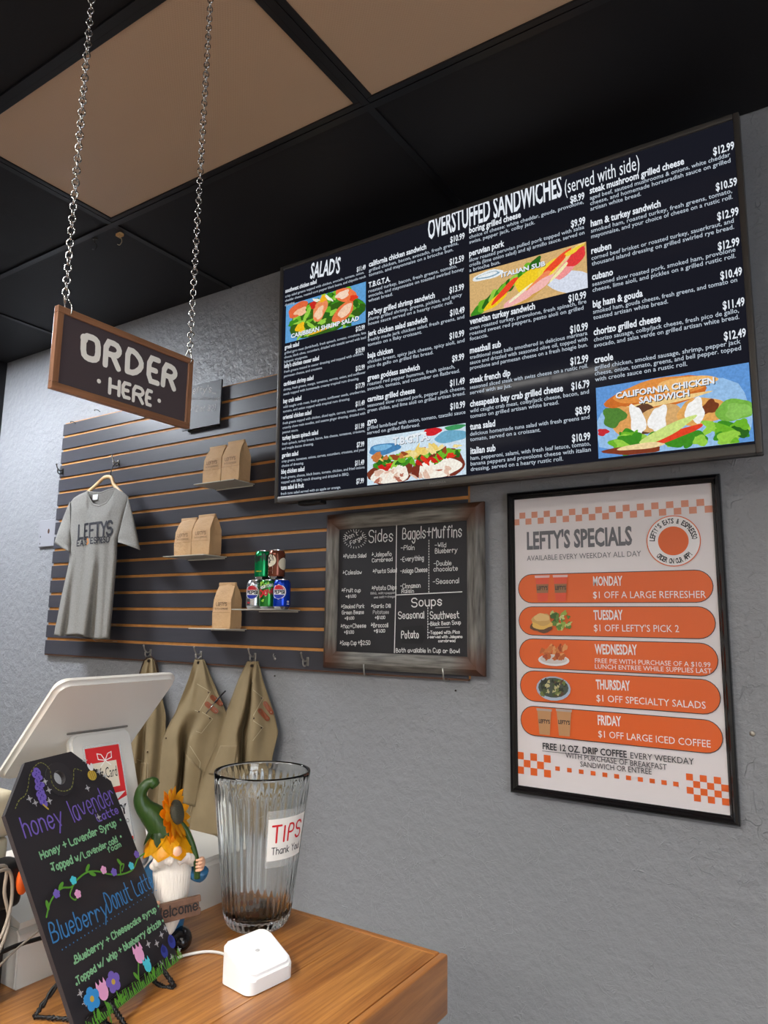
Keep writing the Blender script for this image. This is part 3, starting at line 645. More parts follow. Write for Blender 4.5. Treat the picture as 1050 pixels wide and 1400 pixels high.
colrow(375, 330, 3.89, 62, [
    ((60, 275), 'southwest chicken salad', ['crisp salad greens topped with chicken, avocado, tomato, onion,', 'cheddar cheese, roasted corn pepper black beans, and chipotle ranch', 'dressing.'], (487, 148), '$11.49'),
    ((56, 575), 'greek salad', ['grilled gyro meat (lamb/beef), fresh spinach, tomato, croutons, feta', 'cheese, black olives, cucumbers, drizzled with tzatziki served with basil', 'balsamic vinaigrette.'], (482, 468), '$12.99'),
    ((54, 675), "lefty's chicken caesar salad", ['fresh greens tossed in caesar dressing and topped with chicken,', 'parmesan cheese, and croutons.'], (482, 586), '$10.99'),
    ((51, 770), 'caribbean shrimp salad', ['shrimp, fresh greens, mango, tomatoes, carrots, onion, and sunflower', 'seeds topped with homemade creamy tropical rum dressing.'], (482, 680), '$12.99'),
    ((49, 862), 'bay crab salad', ['wild caught crab meat, fresh greens, sunflower seeds, cranberries,', 'tomato, and onion topped with tropical rum dressing.'], (482, 775), '$17.79'),
    ((47, 948), 'oriental chicken salad', ['fresh greens topped with chicken, sliced apple, carrots, tomato, onion,', 'crunchy chow mein noodles, and sesame ginger dressing, drizzled with', 'peanut sauce.'], (482, 870), '$11.49'),
    ((44, 1058), 'turkey bacon spinach salad', ['fresh spinach, turkey breast, bacon, feta cheese, tomatoes, croutons,', 'and maple bacon dressing.'], (480, 992), '$11.99'),
    ((42, 1150), 'garden salad', ['crisp greens, tomatoes, onions, carrots, cucumbers, croutons, and your', 'choice of dressing.'], (480, 1090), '$7.99'),
    ((39, 1237), 'bbq chicken salad', ['fresh greens, cheese, black beans, tomato, chicken, and fried onions', 'topped with BBQ ranch dressing and drizzled in BBQ.'], (480, 1187), '$11.49'),
    ((37, 1322), 'tuna salad & fruit', ['fresh tuna salad served with an apple or orange.'], (478, 1285), '$7.99')], 0, .0100, .0168, .67, 1.02)
colrow(495, 300, 3.684, 35, [
    ((36, 240), 'california chicken sandwich', ['grilled chicken, bacon, avocado, fresh greens,', 'tomato, and mayonnaise on a brioche bun.'], (518, 97), '$10.99'),
    ((34, 345), 'T.B.G.T.A.', ['roasted turkey, bacon, fresh greens, tomato,', 'avocado, and mayonnaise on toasted swirled honey', 'wheat bread.'], (515, 210), '$12.59'),
    ((33, 485), "po'boy grilled shrimp sandwich", ['plump grilled shrimp, greens, pickles, and spicy', 'house sauce served on a hearty rustic roll.'], (515, 354), '$13.99'),
    ((31, 590), 'jerk chicken salad sandwich', ['freshly made jerk chicken salad, fresh greens, and', 'tomato on a flaky croissant.'], (518, 470), '$10.49'),
    ((30, 700), 'baja chicken', ['chicken breast, spicy jack cheese, spicy aioli, and', 'pico de gallo on grilled flat bread.'], (516, 588), '$10.99'),
    ((29, 812), 'green goddess sandwich', ['roasted red pepper hummus, fresh spinach,', 'avocado, tomato, and cucumber on flatbread.'], (516, 706), '$9.99'),
    ((29, 920), 'carnitas grilled cheese', ['seasoned slow roasted pork, pepper jack cheese,', 'green chilies, and lime aioli on grilled artisan bread.'], (519, 828), '$11.49'),
    ((28, 1032), 'gyro', ['grilled lamb/beef with onion, tomato, tzatziki sauce', 'served on grilled flatbread.'], (521, 947), '$10.99')], 0, .0125, .0200, .77, 1.12)
colrow(630, 240, 3.333, 40, [
    ((40, 265), 'boring grilled cheese', ['choice of cheese: white cheddar, gouda, provolone,', 'swiss, pepper jack, colby jack.'], (565, 108), '$8.99'),
    ((40, 370), 'peruvian pork', ['slow roasted peruvian pulled pork topped with salsa', 'criolla (lime onion salad) and aji armillo sauce. served on', 'a brioche bun.'], (569, 220), '$9.99'),
    ((42, 680), 'venetian turkey sandwich', ['oven roasted turkey, provolone, fresh spinach, fire', 'roasted sweet red peppers, pesto aioli on grilled', 'focaccia.'], (573, 560), '$10.99'),
    ((43, 812), 'meatball sub', ['traditional meat balls smothered in delicious marinara', 'sauce and drizzled with seasoned olive oil, topped with', 'provolone and parmesan cheese on a fresh hoagie bun.'], (581, 703), '$10.99'),
    ((43, 948), 'steak french dip', ['seasoned sliced steak with swiss cheese on a rustic roll.', 'served with au jus.'], (583, 850), '$12.99'),
    ((44, 1055), 'chesapeake bay crab grilled cheese', ['wild caught crab meat, colby/jack cheese, bacon, and', 'tomato on grilled artisan white bread.'], (588, 965), '$16.79'),
    ((44, 1160), 'tuna salad', ['delicious homemade tuna salad with fresh greens and', 'tomato, served on a croissant.'], (592, 1082), '$8.99'),
    ((46, 1270), 'italian sub', ['ham, pepperoni, salami, with fresh leaf letuce, tomato,', 'banana peppers and provolone cheese with italian', 'dressing, served on a hearty rustic roll.'], (592, 1205), '$10.99')], 0, .0128, .0210, .73, 1.05)
colrow(795, 140, 2.8, 40, [
    ((33, 352), 'steak mushroom grilled cheese', ['aged beef, sauteed mushrooms & onions, white cheddar', 'cheese, and homemade horseradish sauce on grilled', 'artisan white bread.'], (586, 180), '$12.99'),
    ((37, 478), 'ham & turkey sandwich', ['smoked ham, roasted turkey, fresh greens, tomato,', 'mayonnaise, and your choice of cheese on a rustic roll.'], (597, 318), '$10.59'),
    ((39, 582), 'reuben', ['corned beef brisket or roasted turkey, sauerkraut, and', 'thousand island dressing on grilled swirled rye bread.'], (603, 432), '$12.99'),
    ((42, 682), 'cubano', ['seasoned slow roasted pork, smoked ham, provolone', 'cheese, lime aioli, and pickles on a grilled rustic roll.'], (606, 548), '$12.99'),
    ((45, 787), 'big ham & gouda', ['smoked ham, gouda cheese, fresh greens, and tomato on', 'toasted artisan white bread.'], (616, 662), '$10.49'),
    ((48, 893), 'chorizo grilled cheese', ['chorizo sausage, colby/jack cheese, fresh pico de gallo,', 'avocado, and salsa verde on grilled artisan white bread.'], (626, 778), '$11.49'),
    ((51, 1000), 'creole', ['grilled chicken, smoked sausage, shrimp, pepper jack', 'cheese, onion, tomato, greens, and bell pepper. topped', 'with creole sauce on a rustic roll.'], (631, 897), '$12.49')], 0, .0130, .0210, .71, 1.00)
c.type("SALAD'S", (424.6, 381.5), (465, 373.5), 20, TX1, bold=.02)
c.type('OVERSTUFFED SANDWICHES', (586, 328), (769, 268.5), 27, TX1, bold=.022); c.type('(served with side)', (773, 266), (875, 232), 19, TX1, bold=0)
c.build('menu_text', tv)
c = Canvas(Plane(PTV.pt(.68, -TVH-.016, .0062), (1, 0, 0), PTV.U), off=.0002); c.type('INSIGNIA', (0, 0), (.062, 0), .007, mat('logo_grey', (130, 128, 125), .5), px=False); c.build('maker_name', tv)
def picture(plane, quad, base, blobs, name, parent, seed=1, cap=None, capm=None, off=.0008, emit=True, shade=True):
    random.seed(seed); c = Canvas(plane, off=off); c.step = .00003
    q = [plane.px(*p) for p in quad]; xa = (q[0].x+q[3].x)/2; xb = (q[1].x+q[2].x)/2; ya = (q[2].y+q[3].y)/2; yb = (q[0].y+q[1].y)/2; W, H = xb-xa, yb-ya
    col = (lambda r: glow(r, .95, (160, .14))) if emit else (lambda r: mat('print_%d_%d_%d' % r, r, .35, var=(60, .3)))
    c.poly([(xa, ya), (xb, ya), (xb, yb), (xa, yb)], col(base))
    for x, y, rx, ry, rot, r in blobs: c.disc((xa+x*W, ya+y*H), rx*W, ry*H*1.0, col(r), 26, rot=math.radians(rot), wob=.07 if rx > .08 else .16, clip=(xa, xb, ya, yb))
    if cap:
        sh = glow((8, 8, 10), .3)
        for txt, x0, x1, y, h in cap:
            for k, mm in ((.010, sh), (0, TX1)): c.off += .0001; c.type(txt, (xa+x0*W+k*H*.9, ya+y*H-k*H), (xa+x1*W+k*H*.9, ya+y*H-k*H), h*H, mm, bold=.035, px=False)
    return c.build(name, parent)
def scatter(seed, n, xr, yr, rr, cols, flat=.6):
    rn = random.Random(seed); return [(rn.uniform(*xr), rn.uniform(*yr), rn.uniform(*rr), rn.uniform(*rr)*flat*1.8, rn.uniform(-60, 60), rn.choice(cols)) for _ in range(n)]
GR = [(60, 140, 30), (110, 180, 40), (40, 100, 24), (150, 205, 70)]
f = PXZ(375, 330, 3.89)
picture(PTV, [f(62, 342), f(487, 215), f(487, 433), f(61, 541)], (96, 160, 214), [(.5, .42, .47, .48, 0, (52, 96, 22))]+scatter(3, 60, (.06, .95), (.1, .95), (.03, .085), GR)+[(.16, .8, .13, .17, 20, (226, 104, 60)), (.2, .72, .08, .1, 0, (250, 190, 150)), (.45, .62, .12, .2, 60, (238, 140, 90)), (.44, .55, .07, .12, 60, (252, 206, 170)), (.76, .82, .13, .17, -20, (240, 120, 70)), (.73, .84, .08, .1, 0, (252, 214, 190)), (.74, .4, .14, .2, 30, (232, 120, 70)), (.76, .42, .09, .13, 30, (250, 205, 175)), (.2, .3, .06, .13, 0, (246, 190, 30)), (.5, .88, .06, .08, 0, (250, 180, 30)), (.36, .8, .04, .1, 20, (200, 40, 30)), (.86, .68, .05, .07, 0, (226, 60, 30)), (.4, .9, .015, .12, 70, (250, 246, 230)), (.56, .85, .015, .16, 50, (250, 246, 230)), (.5, .1, .2, .03, 6, (246, 190, 50))], 'salad_picture', tv, 3, [('CARIBBEAN SHRIMP SALAD', .08, .93, .09, .105)])
f = PXZ(495, 300, 3.684)
picture(PTV, [f(28, 1105), f(523, 1023), f(524, 1283), f(27, 1342)], (206, 226, 240), [(.18, .72, .17, .12, 0, (70, 130, 180)), (.16, .76, .1, .06, 0, (120, 180, 220)), (.86, .78, .16, .12, 0, (110, 170, 200)), (.68, .93, .09, .08, 0, (210, 30, 40)), (.9, .95, .1, .05, 0, (60, 150, 90)), (.5, .9, .12, .04, 8, (235, 245, 250)), (.25, .2, .24, .26, 0, (120, 52, 30)), (.25, .16, .2, .2, 0, (250, 238, 226)), (.74, .24, .26, .3, 3, (120, 46, 30)), (.74, .18, .21, .2, 3, (252, 240, 228))]
    + scatter(5, 36, (.05, .95), (.36, .52), (.03, .07), GR)+scatter(6, 12, (.15, .9), (.3, .42), (.025, .05), [(226, 50, 30), (200, 30, 24)])+scatter(7, 26, (.04, .96), (.5, .62), (.02, .07), [(236, 206, 110), (150, 70, 30), (200, 120, 60), (240, 220, 150)])+scatter(8, 22, (.1, .9), (.04, .24), (.015, .06), [(226, 190, 170), (180, 110, 90), (250, 230, 215)]), 'sandwich_picture', tv, 4, [('T.B.G.T.A.', .28, .66, .77, .15)])
f = PXZ(630, 240, 3.333)
picture(PTV, [f(40, 455), f(573, 297), f(577, 510), f(43, 645)], (214, 176, 118), [(.17, .86, .14, .1, 0, (232, 238, 240)), (.17, .86, .11, .06, 0, (140, 170, 190)), (.17, .87, .09, .04, 0, (235, 240, 242)), (.9, .2, .3, .24, -20, (216, 222, 236)), (.55, .22, .6, .13, 32, (206, 160, 84)), (.55, .27, .58, .09, 32, (238, 206, 140))]+[(.08+.05*k, .1+.07*k+.02*(k % 2), .07, .12, 40, GR[k % 4]) for k in range(11)]
    + [(.52, .5, .12, .2, 30, (246, 206, 40)), (.7, .63, .12, .14, 30, (248, 214, 60)), (.24, .22, .12, .1, 30, (246, 200, 30)), (.32, .4, .15, .07, 38, (236, 70, 40)), (.76, .72, .14, .08, 35, (238, 76, 44)), (.6, .38, .14, .08, 35, (246, 140, 90)), (.62, .32, .12, .1, 25, (250, 186, 180)), (.44, .14, .14, .1, 15, (246, 180, 176)), (.84, .55, .12, .13, 40, (244, 150, 150)), (.92, .72, .09, .14, 40, (226, 60, 60)), (.78, .5, .1, .04, 40, (250, 236, 180)), (.45, .24, .12, .03, 30, (250, 240, 200)), (.9, .88, .08, .05, 20, (248, 210, 60))], 'sub_picture', tv, 5, [('ITALIAN SUB', .29, .67, .72, .10)])
f = PXZ(795, 140, 2.8)
picture(PTV, [f(56, 1095), f(640, 994), f(662, 1298), f(65, 1363)], (96, 150, 214), [(.5, .4, .54, .5, 0, (150, 190, 230)), (.42, .78, .34, .19, 2, (206, 110, 40)), (.44, .84, .32, .14, 2, (226, 144, 66)), (.6, .86, .2, .09, 0, (240, 184, 110)), (.42, .66, .34, .04, 3, (240, 206, 140)), (.3, .46, .14, .2, 0, (96, 60, 40)), (.2, .48, .1, .2, 20, (224, 160, 90)), (.44, .42, .16, .2, 0, (216, 170, 110)), (.7, .46, .16, .18, 0, (226, 166, 90)), (.75, .5, .06, .08, 30, (120, 60, 30)), (.28, .44, .05, .24, 6, (250, 250, 246)), (.42, .42, .06, .2, -8, (252, 250, 246)), (.66, .48, .06, .16, 0, (250, 248, 240)), (.9, .42, .12, .14, 0, (120, 180, 70))]
    + scatter(9, 40, (.1, .95), (.08, .26), (.04, .09), GR)+[(.92, .4, .08, .1, 0, (140, 196, 90)), (.12, .55, .08, .14, 0, (80, 130, 50)), (.54, .2, .17, .05, 16, (226, 66, 36)), (.47, .26, .2, .07, 22, (206, 226, 130)), (.04, .36, .04, .05, 0, (200, 40, 50)), (.24, .06, .2, .06, -4, (130, 56, 30)), (.3, .1, .16, .04, 0, (240, 214, 160))], 'chicken_picture', tv, 6, [('CALIFORNIA CHICKEN', .14, .79, .80, .08), ('SANDWICH', .30, .63, .685, .08)])

# =================================================================== FRAMED CHALKBOARD
WHITE_CH = mat('white_chalk', (222, 220, 216), .8); WHITE_DIM = mat('thin_chalk', (176, 174, 172), .85)
SLATE = mat('chalkboard_black', (34, 32, 35), .55, var=(6, .12))
def weather(name):
    M = bpy.data.materials.new(name); M.use_nodes = True; nt = M.node_tree; N = nt.nodes; L = nt.links; B = N['Principled BSDF']; B.inputs['Roughness'].default_value = .55
    tc = N.new('ShaderNodeTexCoord'); mp = N.new('ShaderNodeMapping'); mp.inputs['Scale'].default_value = (7, 7, 50) if name.endswith('across') else (50, 7, 7); L.new(tc.outputs['Object'], mp.inputs['Vector'])
    if name.endswith('across'): mp.inputs['Scale'].default_value = (6, 30, 60)
    else: mp.inputs['Scale'].default_value = (60, 30, 6)
    n = N.new('ShaderNodeTexNoise'); n.inputs['Scale'].default_value = 1.5; n.inputs['Detail'].default_value = 6; L.new(mp.outputs[0], n.inputs['Vector'])
    r = N.new('ShaderNodeValToRGB'); r.color_ramp.elements[0].position = .3; r.color_ramp.elements[0].color = (*lin((66, 60, 54)), 1); r.color_ramp.elements[1].position = .72; r.color_ramp.elements[1].color = (*lin((136, 131, 122)), 1); L.new(n.outputs['Fac'], r.inputs[0])
    sp = N.new('ShaderNodeSeparateXYZ'); L.new(tc.outputs['Generated'], sp.inputs[0]); ax = sp.outputs['X' if name.endswith('across') else 'Z']
    r2 = N.new('ShaderNodeValToRGB'); e = r2.color_ramp.elements; e[0].position = .0; e[0].color = (1, 1, 1, 1); e[1].position = 1; e[1].color = (1, 1, 1, 1)
    for p_, v in ((.06, 1), (.20, 0), (.82, 0), (.94, 1)): q = e.new(p_); q.color = (v, v, v, 1)
    L.new(ax, r2.inputs[0]); mx = N.new('ShaderNodeMix'); mx.data_type = 'RGBA'; mx.inputs[7].default_value = (*lin((84, 50, 32)), 1); L.new(r2.outputs[0], mx.inputs[0]); L.new(r.outputs[0], mx.inputs[6]); L.new(mx.outputs[2], B.inputs['Base Color'])
    b = N.new('ShaderNodeBump'); b.inputs['Strength'].default_value = .4; b.inputs['Distance'].default_value = .002; L.new(n.outputs['Fac'], b.inputs['Height']); L.new(b.outputs[0], B.inputs['Normal'])
    return M
def frame(x0, x1, z0, z1, prof, mats, parent, name='frame_rail'):
    """mitred picture frame; prof = list of (inset, y) from the outer edge to the inner lip"""
    C = lambda i: [Vector((x0+i, 0, z0+i)), Vector((x1-i, 0, z0+i)), Vector((x1-i, 0, z1-i)), Vector((x0+i, 0, z1-i))]
    for k in range(4):
        b = nb(); ra = []; rb = []
        for i, y in prof:
            A, B_ = C(i)[k].copy(), C(i)[(k+1) % 4].copy(); A.y = y; B_.y = y
            g = (B_-A).normalized()*.0002; A += g; B_ -= g; ra.append(b.verts.new(A)); rb.append(b.verts.new(B_))
        n = len(ra)
        for i in range(n): b.faces.new((ra[i], rb[i], rb[(i+1) % n], ra[(i+1) % n]))
        b.faces.new(ra); b.faces.new(rb[::-1]); recalc(b); obj(name, b, mats[k % 2], parent, smooth=.5)
yf = -.055
A = aty(448, 702, -.03); B_ = aty(662.5, 926, -.03); fx0, fx1, fz1, fz0 = (A.x+aty(443, 912, -.03).x)/2, (B_.x+aty(663, 688, -.03).x)/2, (aty(448, 702, -.03).z+aty(663, 688, -.03).z)/2, (B_.z+aty(443, 912, -.03).z)/2
t = thing('framed_chalkboard', 'square black chalkboard of sides and soups in a weathered brown wood frame', 'chalkboard', ((fx0+fx1)/2, SF, fz0))
WA, WU = weather('weathered_wood_across'), weather('weathered_wood_up')
frame(fx0, fx1, fz0, fz1, [(0, SF-.001), (0, -.032), (.008, -.045), (.022, -.053), (.040, -.052), (.054, -.045), (.062, -.038), (.064, SF-.001)], [WA, WU], t)
b = nb(); box(b, fx0+.058, fx1-.058, -.034, -.024, fz0+.058, fz1-.058); obj('board', b, SLATE, t)
c = Canvas(Plane((fx0, -.0342, fz0), (1, 0, 0), (0, 0, 1)), off=.0003); f = PXZ(430, 680, 4.375)
def H(s, x0, y0, x1, y1, h, t=.0021, m=WHITE_CH, jit=.25): c.hand(s, f(x0, y0), f(x1, y1), h/4.375, m, t=min(t, .0021) if h <= 30 else t, jit=jit)
def Lp(pts, t, m=WHITE_CH, cl=False): c.ribbon([c.P.px(*f(*p)) for p in pts], t, m, cl)
H('Sides', 325, 268, 468, 262, 70, .0036); H('Bagels+Muffins', 527, 252, 880, 235, 68, .0034); H('Soups', 583, 655, 762, 645, 52, .0040)
H("Don't", 188, 255, 262, 225, 26, .0024); H('Forget', 218, 287, 300, 240, 26, .0024)
for k in range(26):
    a = 2*PI*k/26; cx, cy = 243, 248; Lp([(cx+60*math.cos(a), cy+48*math.sin(a)), (cx+70*math.cos(a), cy+57*math.sin(a))], .0018)
H('*Potato Salad', 172, 365, 310, 358, 22); H('*Jalepeño', 343, 356, 462, 350, 24); H('Cornbread', 347, 388, 468, 380, 22)
H('*Coleslaw', 170, 463, 284, 458, 24); H('*Pasta Salad', 350, 454, 494, 448, 24)
H('*Fruit cup', 164, 568, 278, 566, 22); H('+$1.00', 190, 600, 252, 598, 15, .002); H('*Potato Chips', 345, 556, 494, 550, 24); H('BBQ, salt+pepper,', 340, 580, 494, 576, 12, .0016, WHITE_DIM); H('sea salt+vinegar', 360, 604, 494, 598, 12, .0016, WHITE_DIM)
H('*Smoked Pork', 163, 664, 302, 662, 22); H('Green Beans', 170, 700, 300, 697, 22); H('+$1.00', 186, 731, 242, 730, 15, .002); H('*Garlic Dill', 343, 662, 460, 660, 22); H('Potatoes', 356, 697, 450, 696, 20, m=WHITE_DIM); H('+$1.00', 368, 727, 428, 726, 16)
H('*Mac+Cheese', 162, 783, 314, 778, 24); H('+$1.00', 184, 815, 242, 814, 17); H('*Broccoli', 343, 777, 447, 776, 24); H('+$1.00', 362, 807, 428, 806, 17); H('*Soup Cup +$2.50', 158, 884, 340, 880, 24)
H('-Plain', 524, 316, 604, 314, 28); H('-Everything', 522, 386, 660, 376, 28); H('-Asiago Cheese', 522, 455, 682, 446, 27); H('-Cinnamon', 522, 545, 641, 540, 26); H('Raisin', 530, 574, 602, 571, 24)
H('-Wild', 728, 300, 794, 298, 26); H('Blueberry', 730, 336, 862, 330, 28); H('-Double', 722, 410, 826, 406, 26); H('chocolate', 722, 444, 864, 438, 26); H('-Seasonal', 718, 520, 872, 512, 28)
H('Seasonal', 512, 727, 664, 722, 42, .003); H('Potato', 530, 842, 632, 840, 42, .0034); H('Southwest', 702, 728, 874, 722, 40, .003); H('-Black Bean Soup', 692, 768, 884, 758, 22); H('-Topped with Pico', 692, 818, 878, 814, 18); H('-served with Jalepeno', 692, 842, 894, 840, 15, .002); H('cornbread', 752, 866, 852, 864, 15, .002)
H('Both available in Cup or Bowl', 499, 925, 878, 930, 24)
Lp([(503, 170), (498, 600), (490, 928)], .0032); Lp([(500, 585), (893, 566)], .0032); Lp([(735, 780), (820, 776)], .0016)
for x, y0, y1 in ((696, 258, 570), (690, 660, 850)):
    y = y0
    while y < y1: Lp([(x, y), (x, min(y+7, y1))], .0028); y += 16
c.build('chalk_writing', t)
# small arrow-shaped card on the board
b = nb(); P = Plane((fx0, -.0346, fz0), (1, 0, 0), (0, 0, 1)); q = [P.px(*f(*a)) for a in ((522, 775), (650, 765), (672, 815), (645, 878), (522, 872))]
prism(b, [P.pt(a.x, a.y, -.0002) for a in q], (0, -.0, 0.0)) if False else None
prism(b, [P.pt(a.x, a.y, .0001) for a in q][::-1], (0, -.0003, 0)); recalc(b); obj('arrow_card', b, mat('chalk_card_black', (24, 23, 26), .5), t)

# =================================================================== POSTER
pc = [aty(*q, -.02) for q in ((692, 675), (983, 647), (1013, 1131), (699, 1083))]
px0, px1, pz1, pz0 = (pc[0].x+pc[3].x)/2, (pc[1].x+pc[2].x)/2, (pc[0].z+pc[1].z)/2, (pc[2].z+pc[3].z)/2
t = thing('framed_poster', 'black framed white poster with five orange bars of daily specials', 'poster', ((px0+px1)/2, 0, pz0))
BF = mat('black_frame', (16, 15, 17), .25, coat=.4)
frame(px0, px1, pz0, pz1, [(0, -.0005), (0, -.020), (.004, -.026), (.011, -.028), (.016, -.022), (.019, -.022), (.024, -.016), (.024, -.0005)], [BF, BF], t)
PAPER = mat('poster_paper', (226, 217, 216), .42, coat=.5); nt = PAPER.node_tree.nodes['Principled BSDF']; nt.inputs['Coat Roughness'].default_value = .32
b = nb(); box(b, px0+.02, px1-.02, -.012, -.004, pz0+.02, pz1-.02); obj('poster_sheet', b, PAPER, t)
c = Canvas(Plane((px0, -.0122, pz0), (1, 0, 0), (0, 0, 1)), off=.0002); f = PXZ(680, 640, 2.8)
def pm(n, rgb):
    M = mat(n, rgb, .42, coat=.5); M.node_tree.nodes['Principled BSDF'].inputs['Coat Roughness'].default_value = .32; return M
POR = pm('poster_orange', (226, 98, 36)); PBK = pm('poster_black', (40, 38, 42)); PDG = pm('poster_grey', (104, 102, 106)); PWH = pm('poster_white', (236, 230, 228)); PPK = pm('poster_pale_orange', (214, 140, 112))
IN = (.024, px1-px0-.024)
def T(s, x0, y0, x1, y1, h, m, bold=0): c.type(s, f(x0, y0), f(x1, y1), h/2.8, m, bold=bold)
def rct(x0, y0, x1, y1, m):
    a, b_ = c.P.px(*f(x0, y0)), c.P.px(*f(x1, y1)); c.poly([(max(a.x, IN[0]), a.y), (min(b_.x, IN[1]), a.y), (min(b_.x, IN[1]), b_.y), (max(a.x, IN[0]), b_.y)], m)
# check bands (plane metres from the photo's band positions)
u0 = c.P.px(*f(62, 198)); u1 = c.P.px(*f(808, 140)); sq = (u1.x-u0.x)/28.5; yb = (u0.y+u1.y)/2
for k in range(30):
    x = u0.x+k*sq
    if x+sq > IN[1]: break
    y = yb+(0 if k % 2 else -sq); c.poly([(x, y), (x+sq*.98, y), (x+sq*.98, y+sq*.95), (x, y+sq*.95)], PPK)
    if k % 5 == 1: c.poly([(x, y-2*sq*.98+sq), (x+sq*.5, y-sq+.02*sq), (x+sq*.5, y-sq*.4), (x, y-sq*.4)], PPK) if False else None
for (xa, ya), (xb, yb_), nc in (((76, 1085), (205, 1160), 5), ((722, 1168), (886, 1242), 6)):
    a = c.P.px(*f(xa, ya)); e = c.P.px(*f(xb, yb_)); w_ = (e.x-a.x)/nc; hh = w_
    for i in range(nc):
        for j in range(4 if i < 1 or nc == 6 else 3):
            if (i+j) % 2 == (0 if nc == 6 else 0) and a.x+i*w_+w_ < IN[1]+.002: c.poly([(a.x+i*w_, a.y-j*hh), (min(a.x+i*w_+w_, IN[1]), a.y-j*hh), (min(a.x+i*w_+w_, IN[1]), a.y-(j+1)*hh), (a.x+i*w_, a.y-(j+1)*hh)], POR)
for k in range(11):
    x = 222+k*(673-222)/10; y = 1141+k*(1199-1141)/10; a = c.P.px(*f(x, y)); w_ = .0125; c.poly([(a.x, a.y), (a.x+w_*1.15, a.y), (a.x+w_*1.15, a.y-w_), (a.x, a.y-w_)], POR)
T("LEFTY'S SPECIALS", 114, 310, 517, 292, 62, PDG, .035); T('AVAILABLE EVERY WEEKDAY ALL DAY', 114, 355, 551, 337, 19, PDG, 0)
def capsule(x0, x1, ytl, ybl, ytr, ybr):
    a = c.P.px(*f(x0, (ytl+ybl)/2)); e = c.P.px(*f(x1, (ytr+ybr)/2)); yc = (a.y+e.y)/2
    h = (abs(c.P.px(*f((x0+x1)/2, ytl+(ytr-ytl)/2)).y-c.P.px(*f((x0+x1)/2, ybl+(ybr-ybl)/2)).y))/2
    for m_, g in ((PBK, 0), (POR, .0022)):
        r = h-g; c.off += .0001; pts = [(a.x+h+r*math.cos(th), yc+r*math.sin(th)) for th in [PI/2+PI*k/12 for k in range(13)]]+[(e.x-h+r*math.cos(th), yc+r*math.sin(th)) for th in [-PI/2+PI*k/12 for k in range(13)]]; c.poly(pts, m_)
    c.off += .0001
capsule(80, 828, 405, 516, 389, 517); capsule(82, 837, 527, 640, 531, 655); capsule(84, 847, 651, 765, 669, 799); capsule(88, 856, 779, 892, 802, 944); capsule(90, 865, 906, 1023, 966, 1094)
for s, x0, y0, x1, y1, h in (('MONDAY', 368, 450, 480, 449, 34), ('TUESDAY', 370, 580, 482, 580, 35), ('WEDNESDAY', 375, 711, 537, 714, 36), ('THURSDAY', 379, 845, 510, 851, 35), ('FRIDAY', 386, 981, 476, 987, 35)): T(s, x0, y0, x1, y1, h, PWH, .026)
for s, x0, y0, x1, y1, h in (('$1 OFF A LARGE REFRESHER', 368, 498, 800, 497, 25), ("$1 OFF LEFTY'S PICK 2", 371, 624, 697, 628, 25), ('FREE PIE WITH PURCHASE OF A $10.99', 375, 745, 817, 762, 17), ('LUNCH ENTREE WHILE SUPPLIES LAST', 375, 767, 822, 786, 17), ('$1 OFF SPECIALTY SALADS', 381, 892, 799, 921, 25), ('$1 OFF LARGE ICED COFFEE', 388, 1029, 818, 1069, 25)): T(s, x0, y0, x1, y1, h, PWH, 0)
T('FREE 12 OZ. DRIP COFFEE', 175, 1075, 497, 1108, 24, PBK, .02); T('EVERY WEEKDAY', 511, 1110, 754, 1135, 23, PBK, .0); T('WITH PURCHASE OF BREAKFAST', 262, 1108, 650, 1155, 20, PBK, 0); T('SANDWICH OR ENTREE', 319, 1142, 592, 1172, 20, PBK, 0)
c.ribbon([c.P.px(*f(174, 1082)), c.P.px(*f(508, 1116))], .0014, PBK)
# round emblem (ring, orange disc, curved lettering; the walking figure is left out)
cc = c.P.px(*f(674, 279)); R = abs(c.P.px(*f(778, 279)).x-c.P.px(*f(570, 279)).x)/2; c.off += .0001
for m_, r in ((POR, R), (PWH, R*.965), (POR, R*.565)): c.disc(cc, r, r, m_, 48); c.off += .0001
def arc(s, r, a0, a1, h, m, flip=False):
    g = math.radians
    for i, ch in enumerate(s):
        a = g(a0+(a1-a0)*(i+.5)/len(s))
        if ch == ' ': continue
        if ch in "'!": wn = .18
        else: wn = .55
        x = Vector((cc.x+r*math.cos(a), cc.y+r*math.sin(a))); d = Vector((-math.sin(a), math.cos(a)))*(1 if flip else -1)
        wv = h*wn; c.type(ch, x-d*wv/2, x+d*wv/2, h, m, bold=.03, px=False)
arc("LEFTY'S EATS & ESPRESSO", R*.69, 178, 2, R*.19, PBK); arc('ORDER ON OUR APP!', R*.88, 222, 322, R*.19, PBK, True)
# printed food
def cup(x, y, x2, y2, col, lid):
    a = c.P.px(*f(x, y)); e = c.P.px(*f(x2, y2)); w_ = e.x-a.x; h = a.y-e.y; c.off += .0001
    c.poly([(a.x, a.y), (e.x, a.y), (e.x-w_*.14, e.y), (a.x+w_*.14, e.y)], pm('p_'+col[0], col[1])); c.off += .00006
    c.poly([(a.x-w_*.04, a.y), (e.x+w_*.04, a.y), (e.x+w_*.02, a.y-h*.09), (a.x-w_*.02, a.y-h*.09)], pm('p_'+lid[0], lid[1])); c.off += .00006
    c.poly([(a.x+w_*.06, a.y-h*.34), (e.x-w_*.06, a.y-h*.34), (e.x-w_*.09, a.y-h*.68), (a.x+w_*.09, a.y-h*.68)], pm('p_sleeve_brown', (150, 104, 70))) if col[0] == 'red' else None
    c.off += .00006; c.type("LEFTY'S", (a.x+w_*.12, a.y-h*.56), (e.x-w_*.12, a.y-h*.56), h*.14, PBK, bold=.03, px=False)
